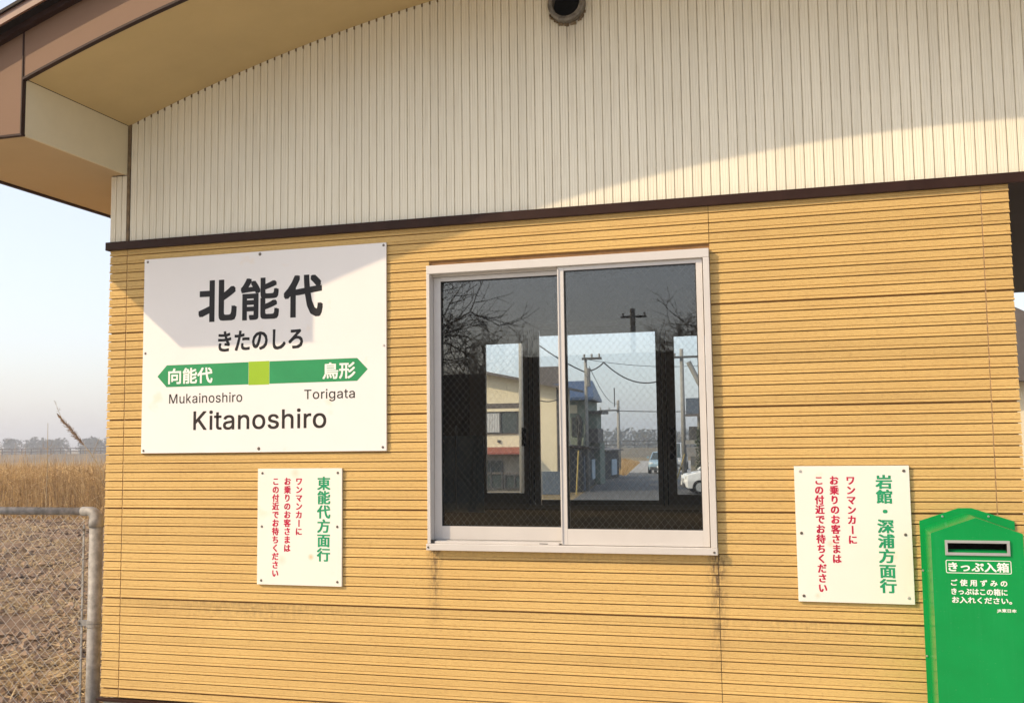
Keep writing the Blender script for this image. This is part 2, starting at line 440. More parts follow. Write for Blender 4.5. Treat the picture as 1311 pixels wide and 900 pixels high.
# ---------------------------------------------------------------- lettering
_LETTERS = {"J":[396,[185,-7,143,-2,106,11,75,33,52,63,38,100,33,145,33,173,98,173,98,145,100,117,108,93,122,74,139,61,160,53,185,50,209,53,230,61,248,74,261,93,269,117,272,145,272,509,336,509,336,145,332,100,318,63,294,33,263,11,227,-2],[21,23,22,21,24,23,6,8,7,6,9,8,5,9,6,5,10,9,20,24,21,20,25,24,5,11,10,19,25,20,4,11,5,19,26,25,18,26,19,4,12,11,4,13,12,17,26,18,17,27,26,3,13,4,3,14,13,16,27,17,3,15,14,15,27,16,3,27,15,2,27,3,2,28,27,1,28,2,1,29,28,0,29,1]],"K":[467,[104,145,104,216,116,231,128,246,139,261,151,275,162,289,174,303,187,317,199,331,212,344,364,509,448,509,231,276,228,276,60,0,60,509,125,509,125,334,124,225,125,193,125,0,372,0,188,259,228,309,449,0],[15,17,16,15,18,17,10,12,11,10,24,12,24,13,12,9,24,10,15,1,18,1,2,18,2,19,18,8,24,9,7,24,8,7,23,24,13,25,24,6,23,7,5,23,6,0,13,14,0,25,13,4,23,5,3,23,4,3,22,23,2,19,3,19,22,3,20,22,19,15,0,1,21,22,20,15,25,0,21,25,15,22,25,21]],"M":[628,[60,0,60,509,152,509,277,187,280,179,284,170,287,159,291,147,295,135,299,123,303,110,307,97,311,84,315,71,319,60,322,49,307,49,311,59,314,71,318,83,322,95,326,108,330,121,334,134,338,146,342,158,346,169,349,179,352,187,476,509,568,509,568,0,504,0,504,291,504,302,504,314,504,327,505,340,505,354,505,369,505,383,506,398,506,413,506,428,507,443,507,457,513,457,508,441,503,425,498,409,492,393,487,378,482,363,477,348,472,335,467,322,463,310,459,300,456,291,342,0,286,0,170,291,167,300,163,310,159,321,155,333,150,347,145,361,140,376,134,392,129,408,124,424,118,441,112,457,119,457,119,444,120,430,120,416,120,401,121,386,121,372,121,357,121,342,122,328,122,315,122,302,122,291,122,0],[0,73,1,73,2,1,73,74,2,74,3,2,28,45,29,45,30,29,45,46,30,46,31,30,0,72,73,75,3,74,28,44,45,47,31,46,76,3,75,28,48,44,48,43,44,48,43,47,43,31,47,0,76,72,76,71,72,0,77,76,71,3,76,42,31,43,28,49,48,70,3,71,0,78,77,41,31,42,28,50,49,69,3,70,0,79,78,40,31,41,28,51,50,68,3,69,0,80,79,39,31,40,28,52,51,67,3,68,0,81,80,38,31,39,28,53,52,66,3,67,0,82,81,37,31,38,28,54,53,65,3,66,0,83,82,36,31,37,28,55,54,64,3,65,0,84,83,35,31,36,28,56,55,63,3,64,0,85,84,34,31,35,28,57,56,62,3,63,0,86,85,33,31,34,28,58,57,61,3,62,0,87,86,60,3,61,28,59,58,32,31,33,60,4,3,27,59,28,60,5,4,26,59,27,60,6,5,25,59,26,60,7,6,24,59,25,60,8,7,23,59,24,60,9,8,22,59,23,60,10,9,21,59,22,60,11,10,20,59,21,60,12,11,19,59,20,60,18,12,18,13,12,18,13,19,13,59,19,14,59,13,60,17,18,15,59,14,60,16,17,60,15,16,60,59,15]],"R":[449,[60,0,60,509,236,509,273,506,305,500,333,489,356,473,376,455,390,433,401,408,407,381,409,352,407,323,401,296,390,271,376,250,356,232,333,217,305,206,273,200,236,198,96,198,96,255,234,255,258,256,280,260,298,267,313,276,325,287,334,300,340,316,344,333,345,352,344,371,340,389,334,405,325,419,313,430,298,440,279,446,258,451,233,452,125,452,125,0,353,0,230,229,303,229,428,0],[0,22,1,22,42,1,42,2,1,42,3,2,42,4,3,42,5,4,42,6,5,42,7,6,42,41,7,41,40,7,40,8,7,22,43,42,39,8,40,38,8,39,37,8,38,37,9,8,36,9,37,35,9,36,35,10,9,34,10,35,33,10,34,33,11,10,32,11,33,31,11,32,31,12,11,30,12,31,30,13,12,29,13,30,28,13,29,28,14,13,27,14,28,26,14,27,26,15,14,25,15,26,24,15,25,23,15,24,0,21,22,43,23,22,43,45,23,45,15,23,45,16,15,45,46,16,46,17,16,43,20,45,20,44,45,47,17,46,18,47,17,19,47,18,20,47,19,0,20,21,0,43,20,44,47,20]],"T":[449,[32,452,32,509,417,509,417,452,257,452,257,0,193,0,193,452],[0,2,1,0,3,2,7,3,0,6,4,7,4,3,7,6,5,4]],"a":[389,[160,-9,137,-7,115,-3,94,5,76,15,60,29,48,45,38,63,32,84,30,108,32,128,36,146,43,161,53,174,64,184,78,193,92,200,108,206,125,211,143,214,161,217,178,220,200,223,218,225,234,227,247,229,257,231,265,235,271,240,274,246,276,255,276,257,275,272,272,285,267,297,260,307,251,315,240,322,227,327,212,330,196,331,178,330,163,327,149,322,137,316,127,309,118,301,110,292,104,283,100,274,41,291,51,313,64,331,79,346,95,358,114,368,133,375,153,380,173,383,194,384,208,384,223,382,239,379,255,375,271,369,286,360,300,350,312,336,322,320,330,301,335,278,337,251,337,0,277,0,277,52,272,52,267,43,260,34,252,25,242,16,229,8,215,1,199,-4,181,-7,170,45,192,47,211,51,228,59,242,68,254,80,263,93,270,108,274,122,276,138,276,190,272,187,267,184,259,182,251,180,241,178,231,176,221,174,210,173,200,171,191,170,182,169,175,168,161,166,147,163,134,159,122,153,112,147,103,139,97,130,93,118,92,105,93,93,96,82,102,72,109,64,119,57,130,52,142,48,156,46],[58,60,59,58,61,60,57,61,58,57,62,61,56,62,57,56,63,62,55,63,56,55,64,63,55,65,64,54,65,55,54,66,65,53,66,54,53,67,66,52,67,53,52,40,67,40,39,67,39,68,67,51,41,52,41,40,52,51,42,41,38,68,39,51,43,42,37,68,38,51,44,43,36,68,37,36,69,68,51,45,44,35,69,36,50,45,51,50,46,45,34,69,35,34,70,69,50,47,46,33,70,34,50,48,47,49,48,50,32,70,33,32,71,70,31,71,32,30,71,31,29,71,30,29,72,71,28,72,29,27,72,28,26,94,27,94,72,27,25,94,26,24,94,25,23,94,24,22,94,23,21,94,22,20,94,21,19,94,20,18,94,19,17,94,18,16,94,17,15,94,16,14,94,15,14,95,94,93,72,94,14,96,95,14,97,96,13,97,14,13,98,97,13,99,98,13,100,99,13,101,100,13,102,101,12,102,13,12,103,102,12,104,103,12,105,104,12,106,105,12,107,106,12,108,107,12,109,108,11,109,12,11,110,109,11,111,110,11,112,111,10,112,11,10,113,112,92,72,93,10,114,113,9,114,10,91,72,92,9,115,114,8,115,9,90,72,91,8,116,115,89,72,90,8,117,116,7,117,8,7,118,117,88,74,89,74,72,89,7,119,118,87,74,88,7,120,119,6,120,7,86,75,87,75,74,87,6,121,120,6,122,121,86,76,75,73,72,74,85,76,86,6,123,122,84,76,85,6,84,123,6,76,84,5,76,6,5,77,76,5,78,77,4,78,5,4,79,78,4,80,79,3,80,4,3,81,80,2,81,3,2,82,81,1,82,2,1,83,82,0,83,1]],"g":[425,[207,-151,180,-149,156,-146,134,-140,114,-132,97,-122,82,-110,70,-97,59,-84,51,-69,101,-41,107,-49,114,-57,122,-66,131,-74,142,-82,154,-88,169,-93,187,-96,207,-97,236,-95,261,-87,282,-75,298,-58,308,-34,311,-6,311,68,306,68,301,60,294,51,287,41,277,32,266,23,252,16,236,10,217,6,195,5,165,7,138,14,113,27,90,43,71,65,55,90,43,120,36,154,34,191,36,229,43,263,55,293,71,320,90,342,112,361,138,374,166,382,196,384,218,383,237,379,253,373,267,365,279,356,288,346,296,336,302,327,308,319,313,319,313,379,372,379,372,-9,370,-40,363,-67,350,-90,334,-109,314,-124,291,-136,265,-144,237,-149,205,59,227,61,246,66,264,75,278,87,290,103,300,121,307,142,311,166,312,193,311,219,307,242,300,264,291,283,279,299,264,312,247,322,227,328,205,330,182,328,163,322,145,312,130,298,118,282,109,262,102,241,98,218,96,193,98,167,102,144,109,123,118,104,131,88,145,76,163,66,183,61],[53,55,54,53,56,55,52,56,53,64,66,65,64,67,66,52,57,56,51,57,52,51,58,57,51,59,58,50,59,51,50,60,59,50,61,60,49,94,50,94,61,50,94,62,61,49,95,94,93,62,94,92,62,93,49,96,95,92,63,62,91,63,92,49,97,96,48,97,49,91,64,63,91,90,64,90,89,64,89,88,64,88,87,64,87,67,64,48,98,97,48,99,98,47,99,48,47,100,99,46,100,47,46,101,100,86,67,87,46,102,101,45,102,46,85,67,86,45,103,102,45,104,103,84,67,85,44,104,45,44,105,104,83,67,84,43,105,44,43,106,105,82,67,83,43,107,106,81,67,82,42,107,43,42,108,107,80,26,81,26,67,81,41,108,42,41,109,108,79,26,80,41,110,109,78,27,79,27,26,79,78,28,27,25,67,26,41,111,110,77,28,78,40,111,41,40,76,111,76,28,77,76,29,28,40,29,76,40,30,29,39,30,40,39,31,30,39,32,31,38,32,39,38,33,32,38,34,33,37,34,38,37,35,34,36,35,37,24,67,25,24,68,67,23,68,24,23,69,68,9,11,10,9,12,11,9,13,12,22,69,23,9,14,13,22,70,69,8,14,9,8,15,14,21,70,22,8,16,15,7,16,8,20,70,21,7,17,16,20,71,70,7,18,17,19,71,20,7,19,18,7,71,19,6,71,7,6,72,71,5,72,6,4,72,5,4,73,72,3,73,4,3,74,73,2,74,3,2,75,74,1,75,2,1,0,75]],"h":[410,[114,227,114,0,53,0,53,509,114,509,114,287,102,287,116,319,132,344,152,362,175,374,200,382,227,384,252,383,275,377,295,369,313,356,328,340,341,321,350,298,355,271,357,240,357,0,296,0,296,235,293,263,286,286,273,304,256,318,235,326,210,329,192,328,176,324,161,317,147,308,136,297,126,283,119,266,115,248],[2,4,3,2,6,4,6,5,4,11,13,12,11,14,13,10,14,11,10,15,14,9,15,10,9,16,15,8,16,9,8,17,16,7,31,8,31,17,8,31,30,17,30,18,17,29,18,30,7,32,31,28,18,29,7,33,32,28,19,18,6,33,7,27,19,28,6,34,33,6,35,34,26,19,27,26,20,19,6,36,35,2,37,6,37,36,6,25,20,26,25,21,20,2,38,37,24,21,25,2,0,38,24,22,21,23,22,24,2,1,0]],"i":[167,[84,443,73,444,63,448,54,455,47,463,43,472,41,483,43,494,47,504,54,512,63,518,73,522,84,524,95,522,105,518,114,512,121,504,125,494,126,483,125,472,121,463,114,455,105,448,95,444,53,0,53,379,114,379,114,0],[24,26,25,24,27,26,11,13,12,10,13,11,10,14,13,9,14,10,9,15,14,8,15,9,8,16,15,7,16,8,7,17,16,6,17,7,6,18,17,5,18,6,5,19,18,4,19,5,4,20,19,3,20,4,3,21,20,2,21,3,2,22,21,1,22,2,1,23,22,0,23,1]],"k":[381,[110,137,110,212,121,212,284,379,360,379,184,199,177,199,53,0,53,509,114,509,114,0,294,0,148,186,191,229,372,0],[7,9,8,7,1,9,1,10,9,2,4,3,2,13,4,13,5,4,2,12,13,5,14,13,7,0,1,10,2,1,10,12,2,0,5,6,0,14,5,10,11,12,7,14,0,10,14,7,11,14,10]],"n":[410,[114,227,114,0,53,0,53,379,112,379,112,287,102,287,116,319,132,344,152,362,175,374,200,382,227,384,252,383,275,377,295,369,313,356,328,340,341,321,350,298,355,271,357,240,357,0,296,0,296,235,293,263,286,286,273,304,256,318,235,326,210,329,192,328,176,324,161,317,147,308,136,297,126,283,119,266,115,248],[11,13,12,11,14,13,10,14,11,2,4,3,2,6,4,6,5,4,10,15,14,9,15,10,9,16,15,8,16,9,8,17,16,7,31,8,31,17,8,31,30,17,30,18,17,29,18,30,7,32,31,28,18,29,7,33,32,28,19,18,6,33,7,27,19,28,6,34,33,6,35,34,26,19,27,26,20,19,6,36,35,2,37,6,37,36,6,25,20,26,25,21,20,2,38,37,24,21,25,2,0,38,24,22,21,23,22,24,2,1,0]],"o":[415,[207,-8,174,-5,144,3,117,16,93,35,72,58,56,85,44,116,37,150,34,187,37,225,44,260,56,291,72,318,93,341,117,360,144,374,174,382,207,384,241,382,271,374,299,360,323,341,343,318,359,291,371,260,379,225,381,187,379,150,371,116,359,85,343,58,323,35,299,16,271,3,241,-5,207,46,231,49,252,55,270,66,285,80,298,97,307,117,314,139,318,163,319,187,318,212,314,236,307,258,298,278,285,296,270,310,252,321,231,328,207,330,184,328,163,321,145,310,130,296,118,278,108,258,102,236,98,212,96,187,98,163,102,139,108,117,118,97,130,80,145,66,163,55,184,49],[17,19,18,16,19,17,16,20,19,15,20,16,15,21,20,14,21,15,14,22,21,13,22,14,13,54,22,54,23,22,13,55,54,53,23,54,13,56,55,52,23,53,13,57,56,51,23,52,12,57,13,51,24,23,12,58,57,50,24,51,12,59,58,49,24,50,11,59,12,49,25,24,11,60,59,48,25,49,10,60,11,48,26,25,10,61,60,47,26,48,10,62,61,46,26,47,46,27,26,9,62,10,9,63,62,45,27,46,8,63,9,8,64,63,44,27,45,44,28,27,8,65,64,43,28,44,43,29,28,7,65,8,7,66,65,42,29,43,7,67,66,41,29,42,6,67,7,41,30,29,6,68,67,40,30,41,5,68,6,40,31,30,5,69,68,39,31,40,5,70,69,38,31,39,4,70,5,38,32,31,4,71,70,37,32,38,4,36,71,36,32,37,4,32,36,3,32,4,3,33,32,2,33,3,2,34,33,1,34,2,1,35,34,0,35,1]],"r":[259,[53,0,53,379,112,379,112,321,115,321,124,339,137,354,152,367,171,377,191,383,213,385,218,385,223,385,229,384,235,384,240,384,243,384,243,322,241,323,236,324,230,324,223,325,215,326,207,326,190,324,174,321,159,315,146,306,135,296,126,284,119,269,115,254,114,237,114,0],[9,11,10,9,12,11,9,13,12,9,14,13,9,15,14,9,16,15,9,17,16,8,17,9,0,2,1,0,3,2,7,17,8,6,17,7,5,19,6,19,18,6,18,17,6,4,23,5,23,22,5,22,21,5,21,20,5,20,19,5,4,24,23,4,25,24,0,4,3,0,31,4,31,30,4,30,29,4,29,28,4,28,27,4,27,26,4,26,25,4,0,32,31,0,33,32]],"s":[365,[182,-8,157,-7,133,-3,112,3,93,12,76,24,62,38,50,54,41,73,36,94,94,107,101,87,111,72,124,60,141,52,160,47,181,45,206,47,227,53,244,62,258,74,265,88,268,103,266,115,262,126,254,136,243,144,229,150,212,155,149,170,118,180,92,192,72,208,58,227,50,249,47,274,49,295,55,314,65,332,79,347,95,360,115,370,137,378,161,383,187,384,212,383,234,379,254,372,271,363,286,352,299,339,309,324,318,308,324,290,268,277,262,291,254,304,243,316,228,325,210,331,187,333,166,331,147,326,131,317,119,305,111,292,109,277,110,264,115,253,124,243,136,235,152,229,172,223,229,209,261,200,287,187,306,171,320,153,328,131,331,107,329,85,323,65,312,47,298,31,281,18,260,6,236,-2,210,-7],[43,45,44,43,46,45,42,46,43,42,47,46,41,47,42,41,48,47,40,48,41,40,49,48,39,49,40,39,50,49,38,50,39,38,60,50,60,51,50,38,61,60,59,51,60,37,61,38,37,62,61,58,51,59,37,63,62,57,51,58,57,52,51,37,64,63,56,52,57,36,64,37,56,53,52,36,65,64,55,53,56,35,65,36,35,66,65,54,53,55,35,67,66,34,67,35,34,68,67,34,69,68,33,69,34,33,70,69,33,71,70,33,72,71,32,72,33,32,73,72,32,74,73,31,74,32,31,75,74,30,75,31,30,76,75,29,76,30,29,77,76,28,77,29,27,77,28,27,78,77,26,78,27,25,78,26,24,78,25,24,79,78,23,79,24,22,79,23,9,11,10,22,80,79,21,80,22,8,11,9,20,80,21,8,12,11,20,81,80,19,81,20,7,12,8,7,13,12,19,82,81,18,82,19,7,14,13,6,14,7,17,82,18,6,15,14,16,82,17,16,83,82,6,16,15,6,83,16,5,83,6,5,84,83,4,84,5,4,85,84,3,85,4,3,86,85,2,86,3,2,87,86,1,87,2,1,0,87]],"t":[227,[204,379,204,327,6,327,6,379,65,471,126,471,126,98,127,83,130,70,136,61,144,55,156,51,170,50,175,50,180,50,185,51,191,52,197,53,202,54,213,2,207,0,200,-2,192,-3,184,-3,176,-4,168,-4,138,-1,113,7,92,21,77,41,68,64,65,93],[31,5,4,31,6,5,2,0,3,2,1,0,31,7,6,30,7,31,30,8,7,30,9,8,29,9,30,29,10,9,29,11,10,17,19,18,16,19,17,15,19,16,29,12,11,14,19,15,13,19,14,12,19,13,29,19,12,28,19,29,27,19,28,26,19,27,26,20,19,26,21,20,25,21,26,25,22,21,25,23,22,25,24,23]],"u":[410,[182,-5,158,-3,135,2,115,11,97,23,82,39,69,59,60,82,54,109,53,139,53,379,114,379,114,144,116,117,124,94,137,75,154,61,175,53,200,50,218,51,234,55,249,62,263,71,274,83,283,97,290,113,295,132,296,153,296,379,357,379,357,0,298,0,298,92,307,92,294,60,277,35,257,17,234,5,209,-3],[9,11,10,9,12,11,27,29,28,27,30,29,26,30,27,9,13,12,8,13,9,25,33,26,33,30,26,8,14,13,24,33,25,7,14,8,23,32,24,32,33,24,7,15,14,23,34,32,34,31,32,34,30,33,22,34,23,6,15,7,6,16,15,21,34,22,20,34,21,6,17,16,20,35,34,31,30,34,5,17,6,19,35,20,5,18,17,18,35,19,5,35,18,4,35,5,4,36,35,3,36,4,3,37,36,2,37,3,2,38,37,1,38,2,1,0,38]]}
for _c in 'JR':
    _LETTERS.pop(_c, None)
_LETTERS['K'] = [660, [82, 0, 170, 0, 170, 727, 82, 727, 170, 245, 262, 347, 323, 410, 600, 727, 487, 727, 170, 366, 505, 0, 612, 0],
                 [0, 1, 2, 0, 2, 3, 4, 5, 9, 5, 6, 9, 6, 7, 8, 6, 8, 9, 5, 10, 11, 5, 11, 6]]
_LETTERS['k'] = [540, [70, 0, 150, 0, 150, 727, 70, 727, 150, 195, 212, 258, 266, 312, 478, 546, 375, 546, 150, 300, 385, 0, 483, 0],
                 [0, 1, 2, 0, 2, 3, 4, 5, 9, 5, 6, 9, 6, 7, 8, 6, 8, 9, 5, 10, 11, 5, 11, 6]]
for _c in 'Kk':
    _a = _LETTERS[_c]
    _LETTERS[_c] = [_a[0] * 0.70, [v * 0.70 for v in _a[1]], _a[2]]
_gcache = {}
def glyph(ch):
    """vertices and triangles of one printed character, in em units"""
    if ch in _gcache:
        return _gcache[ch]
    if ch in _LETTERS:
        adv, co, tri = _LETTERS[ch]
        vs = [(co[i] / 1000, co[i + 1] / 1000) for i in range(0, len(co), 2)]
        fs = [tuple(tri[i:i + 3]) for i in range(0, len(tri), 3)]
        r = (vs, fs, adv / 1000)
    else:
        c = bpy.data.curves.new('glyph', 'FONT')
        c.body = ch
        c.resolution_u = 3
        o = bpy.data.objects.new('glyph', c)
        C.objects.link(o)
        bpy.context.view_layer.update()
        me = o.to_mesh()
        r = ([(v.co.x, v.co.y) for v in me.vertices], [tuple(p.vertices) for p in me.polygons], 1.0)
        o.to_mesh_clear()
        bpy.data.objects.remove(o)
        bpy.data.curves.remove(c)
    if ord(ch) < 128 and ch not in _LETTERS:
        r = (r[0], r[1], max(v[0] for v in r[0]) + 0.06)
    _gcache[ch] = r
    return r

def stamp(mb, ch, cx, cz, sx, sz, y, bold=0.0, turn=False, centre=(0.5, 0.357), bz=1.0):
    """print ch centred at (cx, cz) on the plane y; bold thickens the strokes by overprinting"""
    vs, fs, _ = glyph(ch)
    offs = [(0, 0)]
    if bold:
        offs += [(bold, bold), (-bold, bold), (bold, -bold), (-bold, -bold), (bold, 0), (-bold, 0), (0, bold), (0, -bold)]
    for k, (ox, oz) in enumerate(offs):
        out = []
        for (x, z) in vs:
            dx, dz = x - centre[0], z - centre[1]
            if turn:
                dx, dz = dz, -dx
            out.append((cx + dx * sx + ox, y - 0.00006 * k, cz + dz * sz + oz * bz))
        mb.add(out, fs)

def line_fit(name, text, x0, x1, z0, z1, y, mat, parent, bold=0.0, gap=1.0):
    """horizontal line whose ink fills the box x0..x1, z0..z1"""
    mb = MB()
    pen = 0.0
    pl = []
    lo = [1e9, 1e9]
    hi = [-1e9, -1e9]
    for ch in text:
        if ch == ' ':
            pen += 0.45
            continue
        vs, fs, adv = glyph(ch)
        pl.append((ch, pen))
        for (x, z) in vs:
            lo = [min(lo[0], x + pen), min(lo[1], z)]
            hi = [max(hi[0], x + pen), max(hi[1], z)]
        pen += adv * gap
    sx = (x1 - x0 - 2 * bold) / (hi[0] - lo[0])
    sz = (z1 - z0 - 2 * bold) / (hi[1] - lo[1])
    for ch, p in pl:
        stamp(mb, ch, x0 + bold + (p - lo[0]) * sx, z0 + bold - lo[1] * sz, sx, sz, y, bold, centre=(0, 0))
    return flat(mb, name, mat, parent)

def column(name, text, cx, z0, z1, w, y, mat, parent, bold=0.0):
    mb = MB()
    n = len(text)
    ph = (z1 - z0) / (n - 0.08)
    for i, ch in enumerate(text):
        cz = z1 - ph * (i + 0.46)
        stamp(mb, ch, cx, cz, w, ph * 0.99, y, bold, turn=(ch == 'ー'), bz=0.5)
    return flat(mb, name, mat, parent)

def flat(mb, name, mat, parent):
    me = bpy.data.meshes.new(name)
    me.from_pydata(mb.v, [], mb.f)
    # printed sheets face -y
    bm = bmesh.new()
    bm.from_mesh(me)
    bm.normal_update()
    rev = [f for f in bm.faces if f.normal.y > 0]
    bmesh.ops.reverse_faces(bm, faces=rev)
    bm.to_mesh(me)
    bm.free()
    me.materials.append(mat)
    return put(name, me, parent)

# ================================================================ ground
GZ = -0.5                                    # street and field level; the platform is z = 0
def ground_material():
    s = NT('ground')
    n = s.noise(s.pos(), 0.35, 8, 0.7)
    c = s.ramp(n, [(0.3, (0.13, 0.095, 0.055)), (0.5, (0.21, 0.16, 0.085)), (0.7, (0.27, 0.215, 0.12))])
    s.col(c)
    s.set(0.95, 0, 0.1)
    s.bump(s.noise(s.pos(), 9, 6, 0.7), 0.6, 0.05)
    return s.m
M['ground'] = ground_material()
def soil_material():
    s = NT('ploughed_soil')
    n = s.noise(s.pos(), 1.1, 8, 0.7)
    c = s.ramp(n, [(0.30, (0.13, 0.085, 0.055)), (0.48, (0.22, 0.15, 0.10)), (0.62, (0.33, 0.235, 0.145)), (0.8, (0.44, 0.33, 0.19))])
    w = s.noise(s.pos((0.5, 2.2, 1)), 0.9, 5, 0.6)
    c = s.mix(s.ramp(w, [(0.55, 0.0), (0.72, 0.55)]), c, (0.17, 0.14, 0.125))
    s.col(c)
    s.set(0.95, 0, 0.1)
    s.bump(s.noise(s.pos(), 14, 8, 0.75), 0.9, 0.05)
    return s.m
M['soil'] = soil_material()
M['asphalt'] = paint('asphalt', (0.075, 0.075, 0.072), 0.9, var=0.25, scale=2.0, bump=0.3, bscale=80)
M['drystraw'] = island_material('dry_straw', [(0.22, 0.14, 0.06), (0.36, 0.25, 0.12), (0.56, 0.43, 0.24), (0.28, 0.19, 0.09)])
M['clod'] = island_material('soil_clod', [(0.11, 0.07, 0.045), (0.22, 0.15, 0.10), (0.34, 0.24, 0.15), (0.18, 0.13, 0.10)])

g = MB()
g.add([(-2500, -2500, GZ - 0.012), (2500, -2500, GZ - 0.012), (2500, 2500, GZ - 0.012), (-2500, 2500, GZ - 0.012)], [(0, 1, 2, 3)])
tag(g.build('ground', M['ground']), kind='structure')

def wedge(y, a):           # x on the line of sight that leaves the camera with slope a
    return CAM.x + a * (y - CAM.y)
from mathutils import noise as mnoise
def soil_z(x, y):
    f = 0.055 * mnoise.noise(Vector((x * 1.3, y * 1.3, 0))) + 0.045 * mnoise.noise(Vector((x * 4.1, y * 4.1, 3))) + 0.03 * mnoise.noise(Vector((x * 9, y * 9, 6)))
    f += 0.08 * mnoise.noise(Vector((x * 0.25, y * 0.5, 9)))
    return GZ + 0.10 + f
NU, NV = 330, 420
def soil_pt(u, v):
    y = 0.8 + (27.0 - 0.8) * v ** 1.7
    a = -1.12 + (-0.40 + 1.12) * u
    x = wedge(y, a)
    return (x, y, soil_z(x, y))
tag(MB().grid(soil_pt, NU, NV).build('field', M['soil'], smooth=True), kind='structure')

# clods and straw litter on the field
mb = MB()
def rnd_field(ymax=22.0):
    while True:
        y = 1.2 + (ymax - 1.2) * R.random() ** 1.5
        a = -1.05 + 0.40 * R.random()
        return wedge(y, a), y
OCT = [(1, 0, 0), (0, 1, 0), (-1, 0, 0), (0, -1, 0), (0, 0, 1), (0, 0, -1)]
OCF = [(0, 1, 4), (1, 2, 4), (2, 3, 4), (3, 0, 4), (1, 0, 5), (2, 1, 5), (3, 2, 5), (0, 3, 5)]
for i in range(17000):
    x, y = rnd_field()
    if mnoise.noise(Vector((x * 0.9, y * 1.4, 20))) < -0.15 * R.random() - 0.12:
        continue
    r = 0.015 + 0.055 * R.random() ** 2.5
    a = R.random() * 6.28
    ca, sa = math.cos(a), math.sin(a)
    z = soil_z(x, y) + r * 0.25
    vs = []
    for p in OCT:
        px = p[0] * r * R.uniform(.7, 1.4)
        py = p[1] * r * R.uniform(.7, 1.4)
        px += R.uniform(-.3, .3) * r
        pz = p[2] * r * R.uniform(.5, .9)
        vs.append((x + px * ca - py * sa, y + px * sa + py * ca, z + pz))
    mb.add(vs, OCF)
tag(mb.build('soil_clods', M['clod']), 'brown lumps of dry soil strewn over the field behind the fence', 'soil clods', 'stuff')
mb = MB()
for i in range(48000):
    x, y = rnd_field(24)
    if mnoise.noise(Vector((x * 0.5, y * 0.9, 40))) < R.uniform(-0.35, 0.35):
        continue
    l = R.uniform(0.05, 0.22)
    a = R.random() * 6.28
    w = R.uniform(0.002, 0.0045) * (1 + y / 14)
    dx, dy = math.cos(a) * l, math.sin(a) * l
    z = soil_z(x, y) + 0.012 + 0.03 * R.random()
    z2 = soil_z(x + dx, y + dy) + 0.012 + 0.05 * R.random()
    nx, ny = -math.sin(a) * w, math.cos(a) * w
    mb.add([(x - nx, y - ny, z), (x + nx, y + ny, z), (x + dx + nx, y + dy + ny, z2 + .004), (x + dx - nx, y + dy - ny, z2)], [(0, 1, 2, 3)])
tag(mb.build('straw_litter', M['drystraw']), 'pale cut straw scattered over the ploughed field', 'straw', 'stuff')

# dry reeds along the far side of the field
def blade(mb, x, y, z, h, lean, az, w, seg=4, curl=1.0):
    vs = []
    px, py = math.cos(az), math.sin(az)
    fx, fy = (1.0, 0.15)
    for k in range(seg + 1):
        t = k / seg
        bx = x + px * lean * t ** (1.6 * curl)
        by = y + py * lean * t ** (1.6 * curl)
        bz = z + h * (t - 0.22 * abs(lean) / h * t * t)
        ww = w * (1 - 0.85 * t)
        vs += [(bx - fx * ww, by - fy * ww, bz), (bx + fx * ww, by + fy * ww, bz)]
    mb.add(vs, [(2 * k, 2 * k + 1, 2 * k + 3, 2 * k + 2) for k in range(seg)])
M['reed'] = island_material('dry_reed', [(0.16, 0.085, 0.030), (0.40, 0.245, 0.085), (0.56, 0.38, 0.17), (0.28, 0.155, 0.05), (0.66, 0.50, 0.27)])
mb = MB()
for i in range(17500):
    y = 20.2 + 5.5 * R.random() ** 1.4
    x = wedge(y, -1.02 + 0.50 * R.random())
    top = 1.42 + 0.22 * mnoise.noise(Vector((x * 0.8, y * .8, 5))) + 0.30 * R.random() ** 3
    if R.random() < 0.35:
        top *= R.uniform(0.45, 0.9)
    blade(mb, x, y, GZ + 0.05, top, R.uniform(0.1, 1.3) * R.random(), R.random() * 6.28, R.uniform(0.004, 0.010), 4)
for i in range(2400):      # taller wisps standing above the mass
    y = 20.4 + 4 * R.random()
    x = wedge(y, -1.02 + 0.50 * R.random())
    h = R.uniform(1.45, 1.95) + 0.5 * R.random() ** 3
    blade(mb, x, y, GZ + 0.05, h, R.uniform(0.1, 0.8), R.random() * 6.28, R.uniform(0.005, 0.009), 7)
for i in range(19500):      # bent leaves
    y = 20.0 + 4.5 * R.random()
    x = wedge(y, -1.02 + 0.50 * R.random())
    z = GZ + R.uniform(0.3, 1.5)
    blade(mb, x, y, z, R.uniform(-0.05, 0.28), R.uniform(0.2, 0.6), R.random() * 6.28, R.uniform(0.005, 0.012), 3, 0.7)
tag(mb.build('reed_bed', M['reed']), 'dense dry golden reeds along the far edge of the field', 'reeds', 'stuff')

